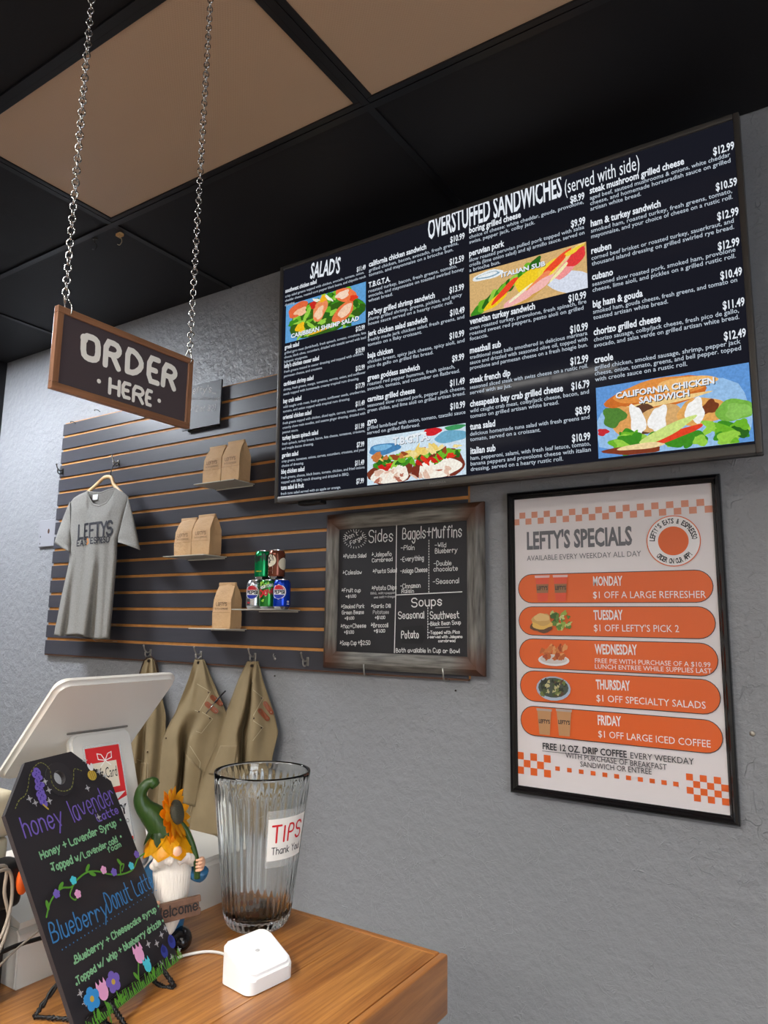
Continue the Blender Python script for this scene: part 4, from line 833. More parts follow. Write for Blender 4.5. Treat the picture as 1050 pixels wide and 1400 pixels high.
cup(147, 412, 202, 510, ('red', (226, 84, 56)), ('lid_pink', (222, 180, 176))); cup(216, 410, 272, 510, ('red', (226, 84, 56)), ('lid_pink', (222, 180, 176)))
cup(154, 918, 211, 1023, ('coffee', (190, 140, 96)), ('lid_grey', (176, 160, 150))); cup(228, 920, 288, 1028, ('coffee', (190, 140, 96)), ('lid_grey', (176, 160, 150)))
c.off += .0001
def PB(x, y, rx, ry, col, rot=0, wob=.1):
    a = c.P.px(*f(x, y)); k = abs(c.P.px(*f(x+10, y)).x-a.x)/10; c.disc(a, rx*k, ry*k, pm('p_%d_%d_%d' % col, col), 18, rot=math.radians(rot), wob=wob)
PB(172, 605, 42, 24, (96, 62, 40)); PB(172, 598, 40, 18, (226, 180, 90)); PB(172, 580, 36, 22, (206, 160, 92)); PB(172, 572, 30, 14, (222, 184, 120))
rn = random.Random(4)
for k in range(26): PB(245+rn.uniform(-32, 34), 582+rn.uniform(-30, 32), rn.uniform(6, 14), rn.uniform(5, 10), rn.choice([(96, 130, 50), (60, 92, 36), (190, 196, 120), (150, 170, 70), (226, 210, 190)]), rn.uniform(0, 90), .25)
PB(218, 735, 60, 21, (226, 222, 220), 0, .0); PB(218, 732, 52, 16, (206, 196, 190), 0, 0)
for k in range(26): PB(218+rn.uniform(-44, 44), 708+rn.uniform(-24, 22), rn.uniform(8, 15), rn.uniform(5, 9), rn.choice([(206, 120, 60), (222, 150, 90), (170, 74, 34), (190, 96, 44)]), rn.uniform(0, 90), .2)
PB(217, 843, 66, 44, (170, 182, 200), 2, 0); PB(217, 840, 58, 36, (70, 78, 66), 2, 0)
for k in range(44): PB(217+rn.uniform(-46, 46), 840+rn.uniform(-28, 28), rn.uniform(4, 11), rn.uniform(4, 8), rn.choice([(70, 84, 44), (110, 120, 60), (40, 46, 34), (190, 180, 130), (90, 60, 44)]), rn.uniform(0, 90), .25)
c.build('poster_print', t)

# =================================================================== SMALL BITS ON THE WALL
p0, p1 = aty(262, 526, -.04), aty(304, 580, -.04); x0, x1 = p1.x-.26, aty(303, 550, -.04).x
t = thing('slate_sign', 'small black slate sign with chalk lettering, half hidden behind the order sign', 'sign', ((x0+x1)/2, SF, p1.z))
b = nb(); box(b, x0, x1, -.046, -.038, aty(300, 580, -.04).z, aty(303, 519, -.04).z, .001); obj('slate', b, mat('slate_grey_black', (52, 52, 55), .45, var=(9, .12)), t)
b = nb(); box(b, x0+.03, x1-.02, -.0375, SF-.0005, aty(300, 580, -.04).z-.006, aty(300, 580, -.04).z+.02, .001); obj('support_clip', b, WIRE, t)
c = Canvas(Plane((x0, -.0462, p1.z), (1, 0, 0), (0, 0, 1)), off=.0003); f = PXZ(240, 490, 6.5625)
H2 = lambda s, a, d, h, t_=.002, m_=WHITE_CH: c.hand(s, f(*a), f(*d), h/6.5625, m_, t=t_)
H2("Lefty's", (118, 322), (318, 305), 60, .003); H2('12oz', (314, 320), (364, 318), 14, .0014); H2('Stormy Coffee Bags', (70, 372), (392, 372), 26, .0016, WHITE_DIM); H2('17(2 of 32)', (110, 478), (355, 470), 48, .0022)
c.build('chalk_writing', t)
x0, x1 = aty(53, 740, -.01).x, aty(80, 740, -.01).x
t = thing('wall_cover_plate', 'blank grey cover plate with a small hole, left of the slatwall', 'cover plate', ((x0+x1)/2, 0, aty(55, 750, 0).z))
za, zb_ = aty(55, 748, -.01).z, aty(57, 712, -.01).z; b = nb(); box(b, x0, x1, -.014, -.0005, za, zb_, .002); obj('plate', b, mat('grey_plate_paint', (150, 150, 155), .45), t)
b = nb(); ball(b, Vector(((x0+x1)/2-.0, -.0145, (za+zb_)/2+.01)), (.009, .001, .014), u=12, v=6); obj('hole', b, mat('rust_hole', (70, 40, 24), .8), t)
for dx, dz in ((.02, .02), (.02, -.1), (-.02, .02)):
    b = nb(); ball(b, Vector(((x0 if dx > 0 else x1)+dx, -.0146, (zb_ if dz < 0 else za)+dz*.9)), (.004, .001, .005), u=8, v=5); obj('screw', b, WIRE, t)
p = aty(1029, 1003, 0); t = thing('wall_screw', 'small screw with plastic anchor in the wall right of the poster', 'screw', p)
b = nb(); lathe(b, [(.006, 0), (.0075, .002), (.006, .004), (.002, .005)], (0, 0, 0), 12); bmesh.ops.transform(b, matrix=Matrix.Translation(p) @ Matrix.Rotation(PI/2, 4, 'X'), verts=b.verts); obj('screw_head', b, STEEL, t, smooth=.5)
for u, v, lb in ((377, 924, 'tiny nail in the grey wall under the slatwall, right of the aprons'), (624, 944, 'tiny dark nail in the wall under the framed chalkboard')):
    p = aty(u, v, 0); b = nb(); lathe(b, [(.0015, 0), (.0015, .006), (.0035, .0065), (.003, .008)], (0, 0, 0), 10); bmesh.ops.transform(b, matrix=Matrix.Translation(p) @ Matrix.Rotation(PI/2, 4, 'X'), verts=b.verts); o = obj('nail', b, WIRE, None, loc=p); tag(o, lb, 'nail')

# =================================================================== ORDER SIGN ON CHAINS
XS = -1.13
PS = Plane((XS+.006, 0, Z(0)), (0, 1, 0), (0, 0, 1)); PS.N = Vector((1, 0, 0))
q = [at(*a, 0, XS+.006) for a in ((80, 417), (264, 490), (261, 586), (70, 531))]
ya, yb_, z1_, z0_ = (q[0].y+q[3].y)/2, (q[1].y+q[2].y)/2, (q[0].z+q[1].z)/2, (q[2].z+q[3].z)/2
t = thing('order_sign', 'brown wood-framed ORDER HERE sign hanging from two chains', 'sign', (XS, (ya+yb_)/2, z0_))
FWD = wood('walnut_frame_wood_y', (112, 74, 50), (152, 106, 74), 'Y', 2.2, .4, .2); FWU = wood('walnut_frame_wood_z', (112, 74, 50), (152, 106, 74), 'Z', 2.2, .4, .2)
fw = .0125
for a in ((ya, yb_, z1_-fw, z1_, FWD), (ya, yb_, z0_, z0_+fw, FWD), (ya, ya+fw, z0_+fw, z1_-fw, FWU), (yb_-fw, yb_, z0_+fw, z1_-fw, FWU)):
    b = nb(); box(b, XS-.006, XS+.006, a[0], a[1], a[2], a[3], .0012); obj('frame_rail', b, a[4], t)
SGN = mat('sign_brown_black', (74, 64, 66), .32)
b = nb(); box(b, XS-.0025, XS+.0025, ya+fw*.8, yb_-fw*.8, z0_+fw*.8, z1_-fw*.8); obj('sign_panel', b, SGN, t)
PS = Plane((XS+.0026, 0, Z(0)), (0, 1, 0), (0, 0, 1)); PS.N = Vector((1, 0, 0)); c = Canvas(PS, off=.0002); f = PXZ(40, 380, 3.75); CRM = mat('sign_cream', (236, 232, 222), .5); c.step = .00006; c.rise = .000012
def chunk(ch, x0, yt, yb1, x1, dy, t_):      # one letter: left x, top/bottom at the left, right x, fall of the base line
    c.hand(ch, f(x0, yb1), f(x1, yb1+dy), (yb1-yt)/3.75, CRM, t=t_, smooth=1, jit=0)
c.off += .0001
chunk('O', 275, 292, 405, 350, 22, .0116); chunk('R', 388, 322, 445, 455, 22, .0112); chunk('D', 500, 366, 478, 570, 22, .0112); chunk('E', 608, 405, 525, 655, 16, .0108); chunk('R', 682, 440, 548, 738, 22, .0112)
for ch, a in (('H', (408, 518, 590, 455, 13)), ('E', (474, 536, 608, 508, 10)), ('R', (528, 554, 630, 575, 14)), ('E', (592, 574, 646, 615, 8))): chunk(ch, *a, .0070)
c.disc(PS.px(*f(276, 312)), .0078, .0086, CRM); c.disc(PS.px(*f(351, 531)), .0042, .0042, CRM); c.disc(PS.px(*f(660, 631)), .0042, .0042, CRM)
c.build('sign_lettering', t)
def torus_link(L_, r, seg=12, ms=5):
    b = nb(); pts = []
    for k in range(seg):
        a = 2*PI*k/seg; x = .38*L_*math.cos(a); z = (L_/2-r*.2)*math.sin(a); pts.append((x, 0, z))
    tube(b, pts, r, ms, closed=True); return b
def chain(y, ztop, zbot, label, lean=0):
    t = thing('hanging_chain', label, 'chain', (XS, y, zbot)); L_ = .0155; pitch = .0118; n = int((ztop-zbot)/pitch); first = None
    for k in range(n):
        if first is None: lb_ = torus_link(L_, .0014); bmesh.ops.translate(lb_, verts=lb_.verts, vec=(XS, y, zbot+pitch*.5)); first = obj('chain_link', lb_, CHROME, t, smooth=True, loc=(XS, y, zbot+pitch*.5)); o = first
        else: o = first.copy(); COL.objects.link(o)
        o.parent = t; o.location = (0, lean*k/n, pitch*(k+.5)); o.rotation_euler = (random.uniform(-.12, .12), 0, (PI/4 if k % 2 else -PI/4)+random.uniform(-.25, .25))
    return t
for (u, v), (uc, vc), lb in (((93, 425), (90, 402), 'left steel chain holding the order sign, nearer the camera'), ((257, 487), (260, 474), 'right steel chain holding the order sign, nearer the wall')):
    h = at(u, v, 0, XS); cb = at(uc, vc, 0, XS)
    y = cb.y; zt = Z(CT)-.012; t = chain(y, zt, z1_+.012, lb, 0)
    b = nb(); hp = Vector((XS, h.y, z1_-fw*.75)); top = Vector((XS, y, z1_+.020))
    tube(b, smooth_pts([hp+Vector((-.009, 0, -.001)), hp+Vector((-.009, 0, .012)), top+Vector((-.004, 0, 0)), top+Vector((.002, 0, .002)), hp+Vector((.010, 0, .014)), hp+Vector((.011, 0, .002)), hp+Vector((.0075, .0, -.002))], 5), .0013, 7); obj('sign_hook', b, CHROME, t, smooth=True)
    b = nb(); tube(b, smooth_pts([(XS, y, zt+.0), (XS+.006, y, zt+.004), (XS+.005, y, zt+.009), (XS-.004, y, zt+.0095)], 4), .0014, 6); obj('ceiling_clip', b, CHROME, t, smooth=True)
# =================================================================== APRONS
CANV = mat('khaki_canvas', (138, 121, 92), .85, bump=(300, .25, .0008), var=(14, .06), spec=.2)
LEATH = mat('tan_leather', (128, 62, 30), .55, var=(60, .12)); THREAD = mat('pale_thread', (190, 176, 146), .8); BRASSM = mat('dark_rivet', (90, 74, 58), .35, .9); STRAPM = mat('dark_brown_strap', (62, 44, 34), .8)
def apron(name_label, rows, feats, hookpx, n=4, seed=0):
    """rows: list of (v, left px, right px, [(s, depth)...]) from the grommet down"""
    top = aty(hookpx[0], hookpx[1], -.05); t = thing('apron', name_label, 'apron', top)
    def at_row(v):
        if v <= rows[0][0]: return rows[0][1:]
        for A, B in zip(rows, rows[1:]):
            if v <= B[0]:
                k = (v-A[0])/(B[0]-A[0]); k2 = k
                dep = [(a[0]+(c_[0]-a[0])*k2, a[1]+(c_[1]-a[1])*k2) for a, c_ in zip(A[3], B[3])]
                return A[1]+(B[1]-A[1])*k, A[2]+(B[2]-A[2])*k, dep
        return rows[-1][1:]
    def P(u, v):
        l, r, dep = at_row(v); s = (u-l)/max(r-l, .01); s = min(max(s, 0), 1)
        for a, c_ in zip(dep, dep[1:]):
            if s <= c_[0]:
                k = (s-a[0])/max(c_[0]-a[0], 1e-6); k = k*k*(3-2*k); d = a[1]+(c_[1]-a[1])*k; break
        else: d = dep[-1][1]
        return aty(u, v, -.006-(d if d < .03 else .03+(d-.03)*1.5)-.003*math.sin(s*19+v*.02+seed)*min(1, (v-rows[0][0])/60))
    v0, v1 = rows[0][0], rows[-1][0]
    def g(s, q):
        v = v0+(v1-v0)*q; l, r, dep = at_row(v); return P(l+(r-l)*s, v)
    b = nb(); sheet(b, 56, 60, g); o = obj('cloth', b, CANV, t, smooth=True); md = o.modifiers.new('s', 'SOLIDIFY'); md.thickness = .0016; md.offset = 0
    c_ = nb(); e1 = [g(.0, k/40) for k in range(41)]; e2 = [g(1.0, k/40) for k in range(41)]; tube(c_, e1, .0026, 6); tube(c_, e2, .0026, 6); obj('hem', c_, CANV, t, smooth=True)
    W = lambda a, b_, off: P(a, b_)+(EYE-P(a, b_)).normalized()*(.0034+off)
    c = Canvas(None, warp=W, off=.0001); c.fine = 2
    cp = Canvas(None, warp=W, off=.0002)
    rv = nb(); lea = []; has = False
    for ft in feats:
        if ft[0] == 'line':
            pts = [Vector(p) for p in ft[1]]; out = [pts[0]]
            for a, d in zip(pts, pts[1:]):
                k = max(1, int((d-a).length/3)); out += [a.lerp(d, (i+1)/k) for i in range(k)]
            c.ribbon(out, .55, THREAD)
        elif ft[0] == 'rivet': ball(rv, W(*ft[1], .001), .0035, u=8, v=6)
        elif ft[0] == 'patch':
            (x0, y0), (x1, y1), wd = ft[1:]; a = Vector((x0, y0)); d = Vector((x1, y1)); e = (d-a).normalized(); q = Vector((-e.y, e.x)); pp = []
            for k in range(9): th = PI/2+PI*k/8; pp.append(a+e*math.cos(th)*wd+q*math.sin(th)*wd)
            for k in range(9): th = -PI/2+PI*k/8; pp.append(d+e*math.cos(th)*wd+q*math.sin(th)*wd)
            l_ = nb(); lo = [W(p.x, p.y, .004) for p in pp]; prism(l_, lo, (W(*pp[0], .008)-lo[0])); recalc(l_); tab_ = obj('leather_tab', l_, LEATH, t)
            for z_ in (a, d): r2 = nb(); ball(r2, W(z_.x, z_.y, .009), .0022, u=8, v=6); obj('tab_rivet', r2, CHROME, tab_, smooth=True)
        elif ft[0] == 'pocket':   # raised piece of cloth, polygon of pixels, sampled as a fan grid between top and bottom edges
            (tl, tr, br, bl) = [Vector(p) for p in ft[1]]; pk = nb(); gap = ft[2] if len(ft) > 2 else .0
            sheet(pk, 12, 14, lambda s, q: W(*(tl.lerp(tr, s).lerp(bl.lerp(br, s), q)), .0015+gap*(1-q)**2*math.sin(PI*s)))
            o = obj('pocket', pk, CANV, t, smooth=True); md = o.modifiers.new('s', 'SOLIDIFY'); md.thickness = .0014
    if len(rv.verts): obj('rivets', rv, BRASSM, t, smooth=True, kind='stuff')
    else: rv.free()
    if c.mats: c.build('stitching', t)
    cp.bm.free()
    gr = nb(); g0 = W(*hookpx, .002); X, U = RT, UP
    tube(gr, [g0+X*.006*math.cos(2*PI*k/14)+U*.006*math.sin(2*PI*k/14) for k in range(14)], .0022, 6, closed=True); obj('grommet', gr, BRASSM, t, smooth=True)
    hl = nb(); ball(hl, g0-(EYE-g0).normalized()*.0005, .005, u=10, v=6); obj('eyelet_hole', hl, mat('hole_black', (12, 10, 9), .9), t)
    return t, W
fz = PXZ(160, 880, 4.038); F_ = lambda *q: [fz(*p) for p in q]
V = lambda z: 880+z/4.038; U_ = lambda z: 160+z/4.038
def arow(zy, xl, xr, dep): return (V(zy), U_(xl), U_(xr), dep)
# right apron
apron('khaki canvas apron hanging on the rightmost hook, two leather tabs and no pen',
    [arow(98, 722, 778, [(0, .03), (.3, .034), (.55, .034), (.8, .034), (1, .03)]),
     arow(200, 672, 802, [(0, .045), (.42, .05), (.55, .035), (.60, .055), (1, .03)]),
     arow(380, 605, 862, [(0, .055), (.34, .06), (.45, .018), (.545, .060), (1, .03)]),
     arow(490, 572, 888, [(0, .06), (.27, .065), (.38, .012), (.53, .070), (1, .03)]),
     arow(620, 522, 856, [(0, .06), (.44, .075), (.5, .012), (.645, .075), (1, .04)]),
     arow(740, 468, 842, [(0, .06), (.50, .08), (.56, .015), (.70, .075), (1, .04)]),
     arow(960, 400, 820, [(0, .065), (.52, .085), (.60, .018), (.74, .075), (1, .04)]),
     arow(1060, 380, 815, [(0, .065), (.52, .085), (.60, .018), (.74, .075), (1, .04)])],
    [('line', F_((752, 255), (806, 300), (752, 398))), ('line', F_((752, 425), (806, 462), (750, 535))), ('rivet', fz(748, 218)), ('rivet', fz(798, 300)), ('rivet', fz(798, 465)), ('rivet', fz(755, 412)),
     ('patch', fz(790, 370), fz(830, 415), 3.3), ('patch', fz(818, 330), fz(852, 380), 3.1),
     ('pocket', F_((572, 562), (668, 560), (640, 720), (508, 720)), .006), ('rivet', fz(584, 570))], fz(745, 122), seed=1)
# middle apron
tA, WA_ = apron('khaki canvas apron hanging on the middle hook with a pen in its leather loops',
    [arow(88, 432, 478, [(0, .03), (.3, .034), (.55, .034), (.8, .034), (1, .03)]),
     arow(200, 396, 524, [(0, .03), (.2, .018), (.28, .048), (.7, .045), (1, .02)]),
     arow(380, 325, 600, [(0, .045), (.1, .045), (.33, .055), (.7, .055), (1, .03)]),
     arow(520, 252, 602, [(0, .055), (.22, .062), (.36, .012), (.46, .062), (1, .035)]),
     arow(660, 238, 600, [(0, .06), (.27, .072), (.34, .012), (.42, .068), (1, .035)]),
     arow(800, 228, 590, [(0, .06), (.25, .07), (.34, .012), (.42, .068), (1, .035)]),
     arow(1060, 215, 570, [(0, .06), (.15, .068), (.36, .012), (.42, .068), (1, .035)])],
    [('line', F_((442, 222), (516, 266), (452, 375), (430, 368))), ('line', F_((470, 378), (528, 415), (466, 494), (425, 480))), ('line', F_((390, 545), (460, 655), (455, 690))), ('line', F_((460, 700), (404, 930))), ('rivet', fz(504, 270)), ('rivet', fz(452, 375)), ('rivet', fz(512, 412)), ('rivet', fz(456, 695)), ('rivet', fz(270, 522)),
     ('patch', fz(526, 296), fz(572, 332), 3.3), ('patch', fz(498, 334), fz(545, 372), 3.6),
     ('pocket', F_((372, 596), (466, 700), (430, 900), (350, 880)), .007)], fz(450, 105), seed=3)
# left apron
apron('khaki canvas apron on the leftmost hook, mostly hidden behind the tablet stand',
    [arow(80, 160, 200, [(0, .03), (.3, .034), (.55, .034), (.8, .034), (1, .03)]),
     arow(200, 120, 228, [(0, .04), (.3, .05), (.5, .03), (.6, .05), (1, .03)]),
     arow(400, 50, 268, [(0, .045), (.3, .055), (.5, .03), (.6, .06), (1, .03)]),
     arow(640, 20, 262, [(0, .055), (.3, .065), (.5, .03), (.6, .066), (1, .035)]),
     arow(880, 10, 235, [(0, .055), (.3, .06), (.45, .03), (.6, .066), (1, .035)]),
     arow(1060, 10, 225, [(0, .055), (.3, .06), (.45, .03), (.6, .066), (1, .035)])],
    [('line', F_((112, 640), (170, 660), (166, 880))), ('rivet', fz(168, 598)), ('rivet', fz(168, 185)), ('pocket', F_((60, 645), (166, 660), (160, 800), (60, 790)), .005)], fz(175, 95), seed=5)
p0 = WA_(*fz(492, 386), .014); p1 = WA_(*fz(540, 325), .014); p2 = WA_(*fz(575, 285), .018); p3 = WA_(*fz(598, 262), .022)
t = thing('pen', 'dark pen with metal tip tucked into the loops of the middle apron', 'pen', p0)
b = nb(); tube(b, [p0, p1], .0024, 8); obj('barrel', b, CHROME, t, smooth=True)
b = nb(); tube(b, smooth_pts([p1, p2, p3], 4), .0036, 8); obj('cap', b, mat('pen_black', (24, 24, 30), .4), t, smooth=True)
# strap loops over the hooks
for (u, v) in ((204, 893),):
    b = nb(); tube(b, smooth_pts([aty(201, 899, -.045), aty(196, 906, -.03), aty(190, 925, -.02), aty(187, 950, -.015)], 4), .005, 6, squash=.4); tube(b, smooth_pts([aty(206, 897, -.045), aty(213, 906, -.03), aty(217, 925, -.02), aty(219, 950, -.014)], 4), .005, 6, squash=.4)
    o = obj('apron_strap', b, STRAPM, None, smooth=True, loc=aty(204, 895, -.04)); tag(o, 'dark brown neck strap looped over the leftmost apron hook', 'strap')

# =================================================================== COUNTER
CZ = Z(-.5); cxR, cyB = -.562, -1.182
WOODC = wood('honey_oak_counter', (136, 82, 36), (192, 132, 68), 'Y', 2.6, .36, .35, .3); WOODX = wood('honey_oak_edge_x', (134, 80, 36), (184, 122, 62), 'X', 1.6, .38, .35); WOODF = wood('honey_oak_front', (140, 82, 34), (196, 130, 66), 'Y', .5, .35, .4, 4)
t = thing('counter', 'honey coloured wooden order counter holding the tip vase', 'counter', ((cxR-1.25)/2, (cyB-2.9)/2, 0))
W1 = .016; x = cxR-.014
b = nb(); box(b, cxR-.0135, cxR, -2.9, cyB, CZ-.085, CZ, .003, 3); obj('front_edge_strip', b, WOODF, t, smooth=.6)
b = nb(); box(b, -1.45, cxR-.0139, cyB-.014, cyB, CZ-.085, CZ, .003, 3); obj('end_edge_strip', b, WOODX, t, smooth=.6)
k = 0; x1 = cxR-.0139
for wdt in (.14, .16, .15, .17, .15, .12):
    b = nb(); box(b, x1-wdt+.0003, x1, -2.9, cyB-.0143, CZ-.04, CZ, .0006, 1); obj('top_board', b, WOODC, t); x1 -= wdt
b = nb(); box(b, -1.42, cxR-.05, -2.88, cyB-.05, .1, CZ-.0405); obj('counter_body', b, mat('counter_body_brown', (92, 66, 46), .6), t)
b = nb(); box(b, -1.40, cxR-.09, -2.86, cyB-.09, 0, .0995); obj('plinth', b, mat('plinth_black', (30, 28, 28), .6), t)

# =================================================================== VASE WITH TIPS
GL = mat('clear_glass', (252, 254, 252), .0, trans=1, ior=1.47)
vc = Vector((-.878, -1.268, CZ)); HV = .247; NR = 36
def vprof(z): return lerp_tab([(0, .044), (.004, .050), (.015, .0545), (.03, .0575), (.08, .063), (.13, .0685), (.18, .0745), (.22, .0795), (.235, .0815), (HV, .0825)], z)
t = thing('glass_vase', 'tall ribbed clear glass vase used as tip jar, TIPS note taped on it', 'vase', vc)
b = nb()
outer = [(vprof(z), z) for z in [0, .003, .008, .015, .03, .05, .08, .11, .14, .17, .20, .215, .225, .235, .243]]; amp = lambda z: .016*min(1, z/.02+.25)*min(1, max(0, (.232-z)/.02))
lathe_pts = outer+[(.0818, HV), (.0795, HV), (.078, .243), (.0765, .225), (.071, .18), (.0645, .12), (.0585, .07), (.053, .035), (.049, .022), (.038, .0175), (.012, .0165)]
lathe(b, lathe_pts, vc, NR*6, rib=lambda a, z: 0)
ring_n = NR*6
vl = list(b.verts)
for ri, (r, z) in enumerate(lathe_pts[:len(outer)]):
    for k in range(ring_n):
        v_ = vl[ri*ring_n+k]; a = 2*PI*k/ring_n; q = 1+amp(z)*math.cos(NR*a); v_.co.x = vc.x+r*q*math.cos(a); v_.co.y = vc.y+r*q*math.sin(a)
for ri, (r, z) in enumerate(lathe_pts[len(outer):]):
    if z > .235 or r < .045: continue
    for k in range(ring_n):
        v_ = vl[(ri+len(outer))*ring_n+k]; a = 2*PI*k/ring_n; q = 1+.004*math.cos(NR*a); v_.co.x = vc.x+r*q*math.cos(a); v_.co.y = vc.y+r*q*math.sin(a)
obj('glass', b, GL, t, smooth=True)
COIN = mat('coin_nickel', (150, 146, 140), .35, 1); COPP = mat('coin_copper', (150, 92, 60), .4, 1)
for k in range(12):
    a = random.uniform(0, 6.28); r_ = random.uniform(0, .027); z_ = CZ+.0185+.0022*(k//4)+.0004*k; pc_ = Vector((vc.x+r_*math.cos(a), vc.y+r_*math.sin(a), z_)); b = nb()
    lathe(b, [(.0105, 0), (.0112, .0004), (.0112, .0014), (.0105, .0018)], pc_, 16); o = obj('coin', b, COPP if k % 4 == 3 else COIN, None, loc=pc_); tag(o, 'copper coin at the bottom of the tip vase' if k % 4 == 3 else 'silver coin at the bottom of the tip vase', 'coin', 'copper coins in the tip vase' if k % 4 == 3 else 'silver coins in the tip vase')
# taped note, wrapped on the glass
a_eye = math.atan2(EYE.y-vc.y, EYE.x-vc.x)
def on_vase(a, z, off): r = vprof(z)*1.018+.0008+off; return Vector((vc.x+r*math.cos(a_eye+a), vc.y+r*math.sin(a_eye+a), vc.z+z))
A0, A1, Z0, Z1 = .16, 1.20, .118, .184
b = nb(); sheet(b, 24, 6, lambda s, q: on_vase(.13+(1.24-.13)*s, .107+(.197-.107)*q, 0)); o = obj('clear_tape', b, mat('clear_tape', (220, 222, 220), .25, trans=.0, alpha=.30), t, smooth=True)
b = nb(); sheet(b, 24, 6, lambda s, q: on_vase(A0+(A1-A0)*s, Z0+(Z1-Z0)*q, .0004)); obj('paper_note', b, mat('note_paper', (236, 234, 228), .6), t, smooth=True)
c = Canvas(None, warp=lambda a, z, off: on_vase(a, z, .0006+off), off=.0001); c.fine = .02
RM = mat('red_marker', (206, 30, 36), .6); BM = mat('black_pen', (30, 28, 30), .6)
def vtxt(s, a0, a1, z, h, tm, m, jit=.15):
    # angles are turned into metres for even strokes
    R_ = .072; cc2 = Canvas(None, warp=lambda x, y, off: on_vase(x/R_, y, .0006+off), off=.0001); cc2.fine = .002
    cc2.hand(s, (a0*R_, z), (a1*R_, z), h, m, t=tm, px=False, jit=jit); cc2.build('handwriting', t)
vtxt('T', .26, .46, .147, .026, .0032, RM, 0); vtxt('I', .545, .552, .147, .024, .0032, RM, 0); vtxt('P', .65, .80, .147, .026, .0030, RM, 0); vtxt('S', .88, 1.06, .148, .026, .0030, RM, 0)
vtxt('Thank You!', .27, 1.10, .128, .0105, .0013, BM)

# =================================================================== CARD READER
WPL = mat('white_plastic', (236, 236, 236), .35); WPG = mat('white_plastic_gloss', (242, 242, 242), .18)
r0 = at(340, 1366, 2, CZ); r1 = at(402, 1336, 2, CZ); r3 = at(311, 1343, 2, CZ)
ex = (r1-r0).normalized(); ey = Vector((-ex.y, ex.x, 0)); SR = .082
t = thing('card_reader', 'small white wedge-shaped card reader beside the tip vase', 'card reader', r0+ex*SR/2+ey*SR/2)
def rrect(w_, h_, r_, n=6):
    out = []
    for cx, cy, a in ((w_-r_, r_, -PI/2), (w_-r_, h_-r_, 0), (r_, h_-r_, PI/2), (r_, r_, PI)):
        for k in range(n+1): th = a+PI/2*k/n; out.append((cx+r_*math.cos(th), cy+r_*math.sin(th)))
    return out
def wedge(bm, ins, zlo, f, r_):
    lo = []; hi = []
    for x, y in rrect(SR-2*ins, SR*.80-2*ins, r_):
        p = r0+ex*(x+ins)+ey*(y+ins); lo.append(bm.verts.new((p.x, p.y, CZ+zlo))); hi.append(bm.verts.new((p.x, p.y, CZ+f(y+ins))))
    n = len(lo); bm.faces.new(lo[::-1]); top = bm.faces.new(hi)
    for i in range(n): bm.faces.new((lo[i], lo[(i+1) % n], hi[(i+1) % n], hi[i]))
    return top
slope = lambda y: .019+y*.47
b = nb(); tf = wedge(b, .0, .0012, slope, .012); bmesh.ops.bevel(b, geom=list(tf.edges), offset=.002, segments=2, affect='EDGES'); obj('dock', b, WPL, t, smooth=.7)
b = nb(); wedge(b, .004, .02, lambda y: slope(y)+.0030, .011); obj('reader_face', b, WPG, t, smooth=.7)
b = nb(); wedge(b, .006, 0, lambda y: .0012, .010); obj('rubber_base', b, mat('rubber_grey', (120, 120, 120), .8), t)
cf = r0+ex*SR*.5+ey*SR*.42; b = nb(); ball(b, cf+Vector((0, 0, slope(SR*.42)+.0032)), (.0035, .0035, .0008), u=10, v=6); obj('status_mark', b, mat('mark_grey', (188, 188, 190), .5), t)
pts = [at(u, v, 2, CZ+.0032) for u, v in ((322, 1312), (305, 1304), (285, 1301), (262, 1304), (244, 1309), (215, 1322), (175, 1330), (150, 1340), (90, 1330))]
b = nb(); tube(b, smooth_pts(pts, 6), .0022, 8); o = obj('white_cable', b, mat('cable_white', (220, 218, 214), .5), None, smooth=True, loc=pts[2]); tag(o, 'thin white cable running left from the card reader on the wood', 'cable')

# =================================================================== CHALK TAG BOARD ON EASEL
yw, ln, rl, W_, H_, cw, ch = 1.851, .517, .007, .208, .334, .059, .060
Xb = Vector((math.cos(yw), math.sin(yw), 0)); Nb = Vector((-math.sin(yw), math.cos(yw), 0)); Ub = math.cos(ln)*Vector((0, 0, 1))+math.sin(ln)*Nb
X2 = math.cos(rl)*Xb+math.sin(rl)*Ub; U2 = -math.sin(rl)*Xb+math.cos(rl)*Ub
PBD = Plane((-.829, -1.553, Z(-.487)), X2, U2)
if PBD.N.x < 0: PBD.N = -PBD.N
BO = PBD.O.copy(); t = thing('tag_chalkboard', 'black tag-shaped drinks board with coloured chalk-marker lettering and flowers', 'chalkboard', BO)
hc = PBD.px(80.5, 1063.5); ht = .0105; TH = .006
outl = [(-W_/2, 0), (W_/2, 0), (W_/2, H_-ch), (W_/2-cw, H_), (-W_/2+cw, H_), (-W_/2, H_-ch)]
def plate_hole(outline, hole, n0, n1):
    b = nb(); res = []
    for loop in (outline, hole):
        vs = [b.verts.new(PBD.pt(p[0], p[1], n0)) for p in loop]; es = [b.edges.new((vs[i], vs[(i+1) % len(vs)])) for i in range(len(vs))]; res += es
    bmesh.ops.triangle_fill(b, use_beauty=True, use_dissolve=False, edges=res, normal=PBD.N)
    r = bmesh.ops.extrude_face_region(b, geom=list(b.faces)); bmesh.ops.translate(b, verts=[v for v in r['geom'] if isinstance(v, bmesh.types.BMVert)], vec=PBD.N*(n1-n0)); return recalc(b)
hole = [(hc.x+ht*math.cos(2*PI*k/20), hc.y+ht*math.sin(2*PI*k/20)) for k in range(20)]
BDB = mat('marker_board_black', (40, 38, 42), .5, var=(9, .12))
obj('board', plate_hole(outl, hole, -TH, 0), BDB, t)
rd = [(hc.x+.0255*math.cos(2*PI*k/32), hc.y-.002+.0245*math.sin(2*PI*k/32)) for k in range(32)]
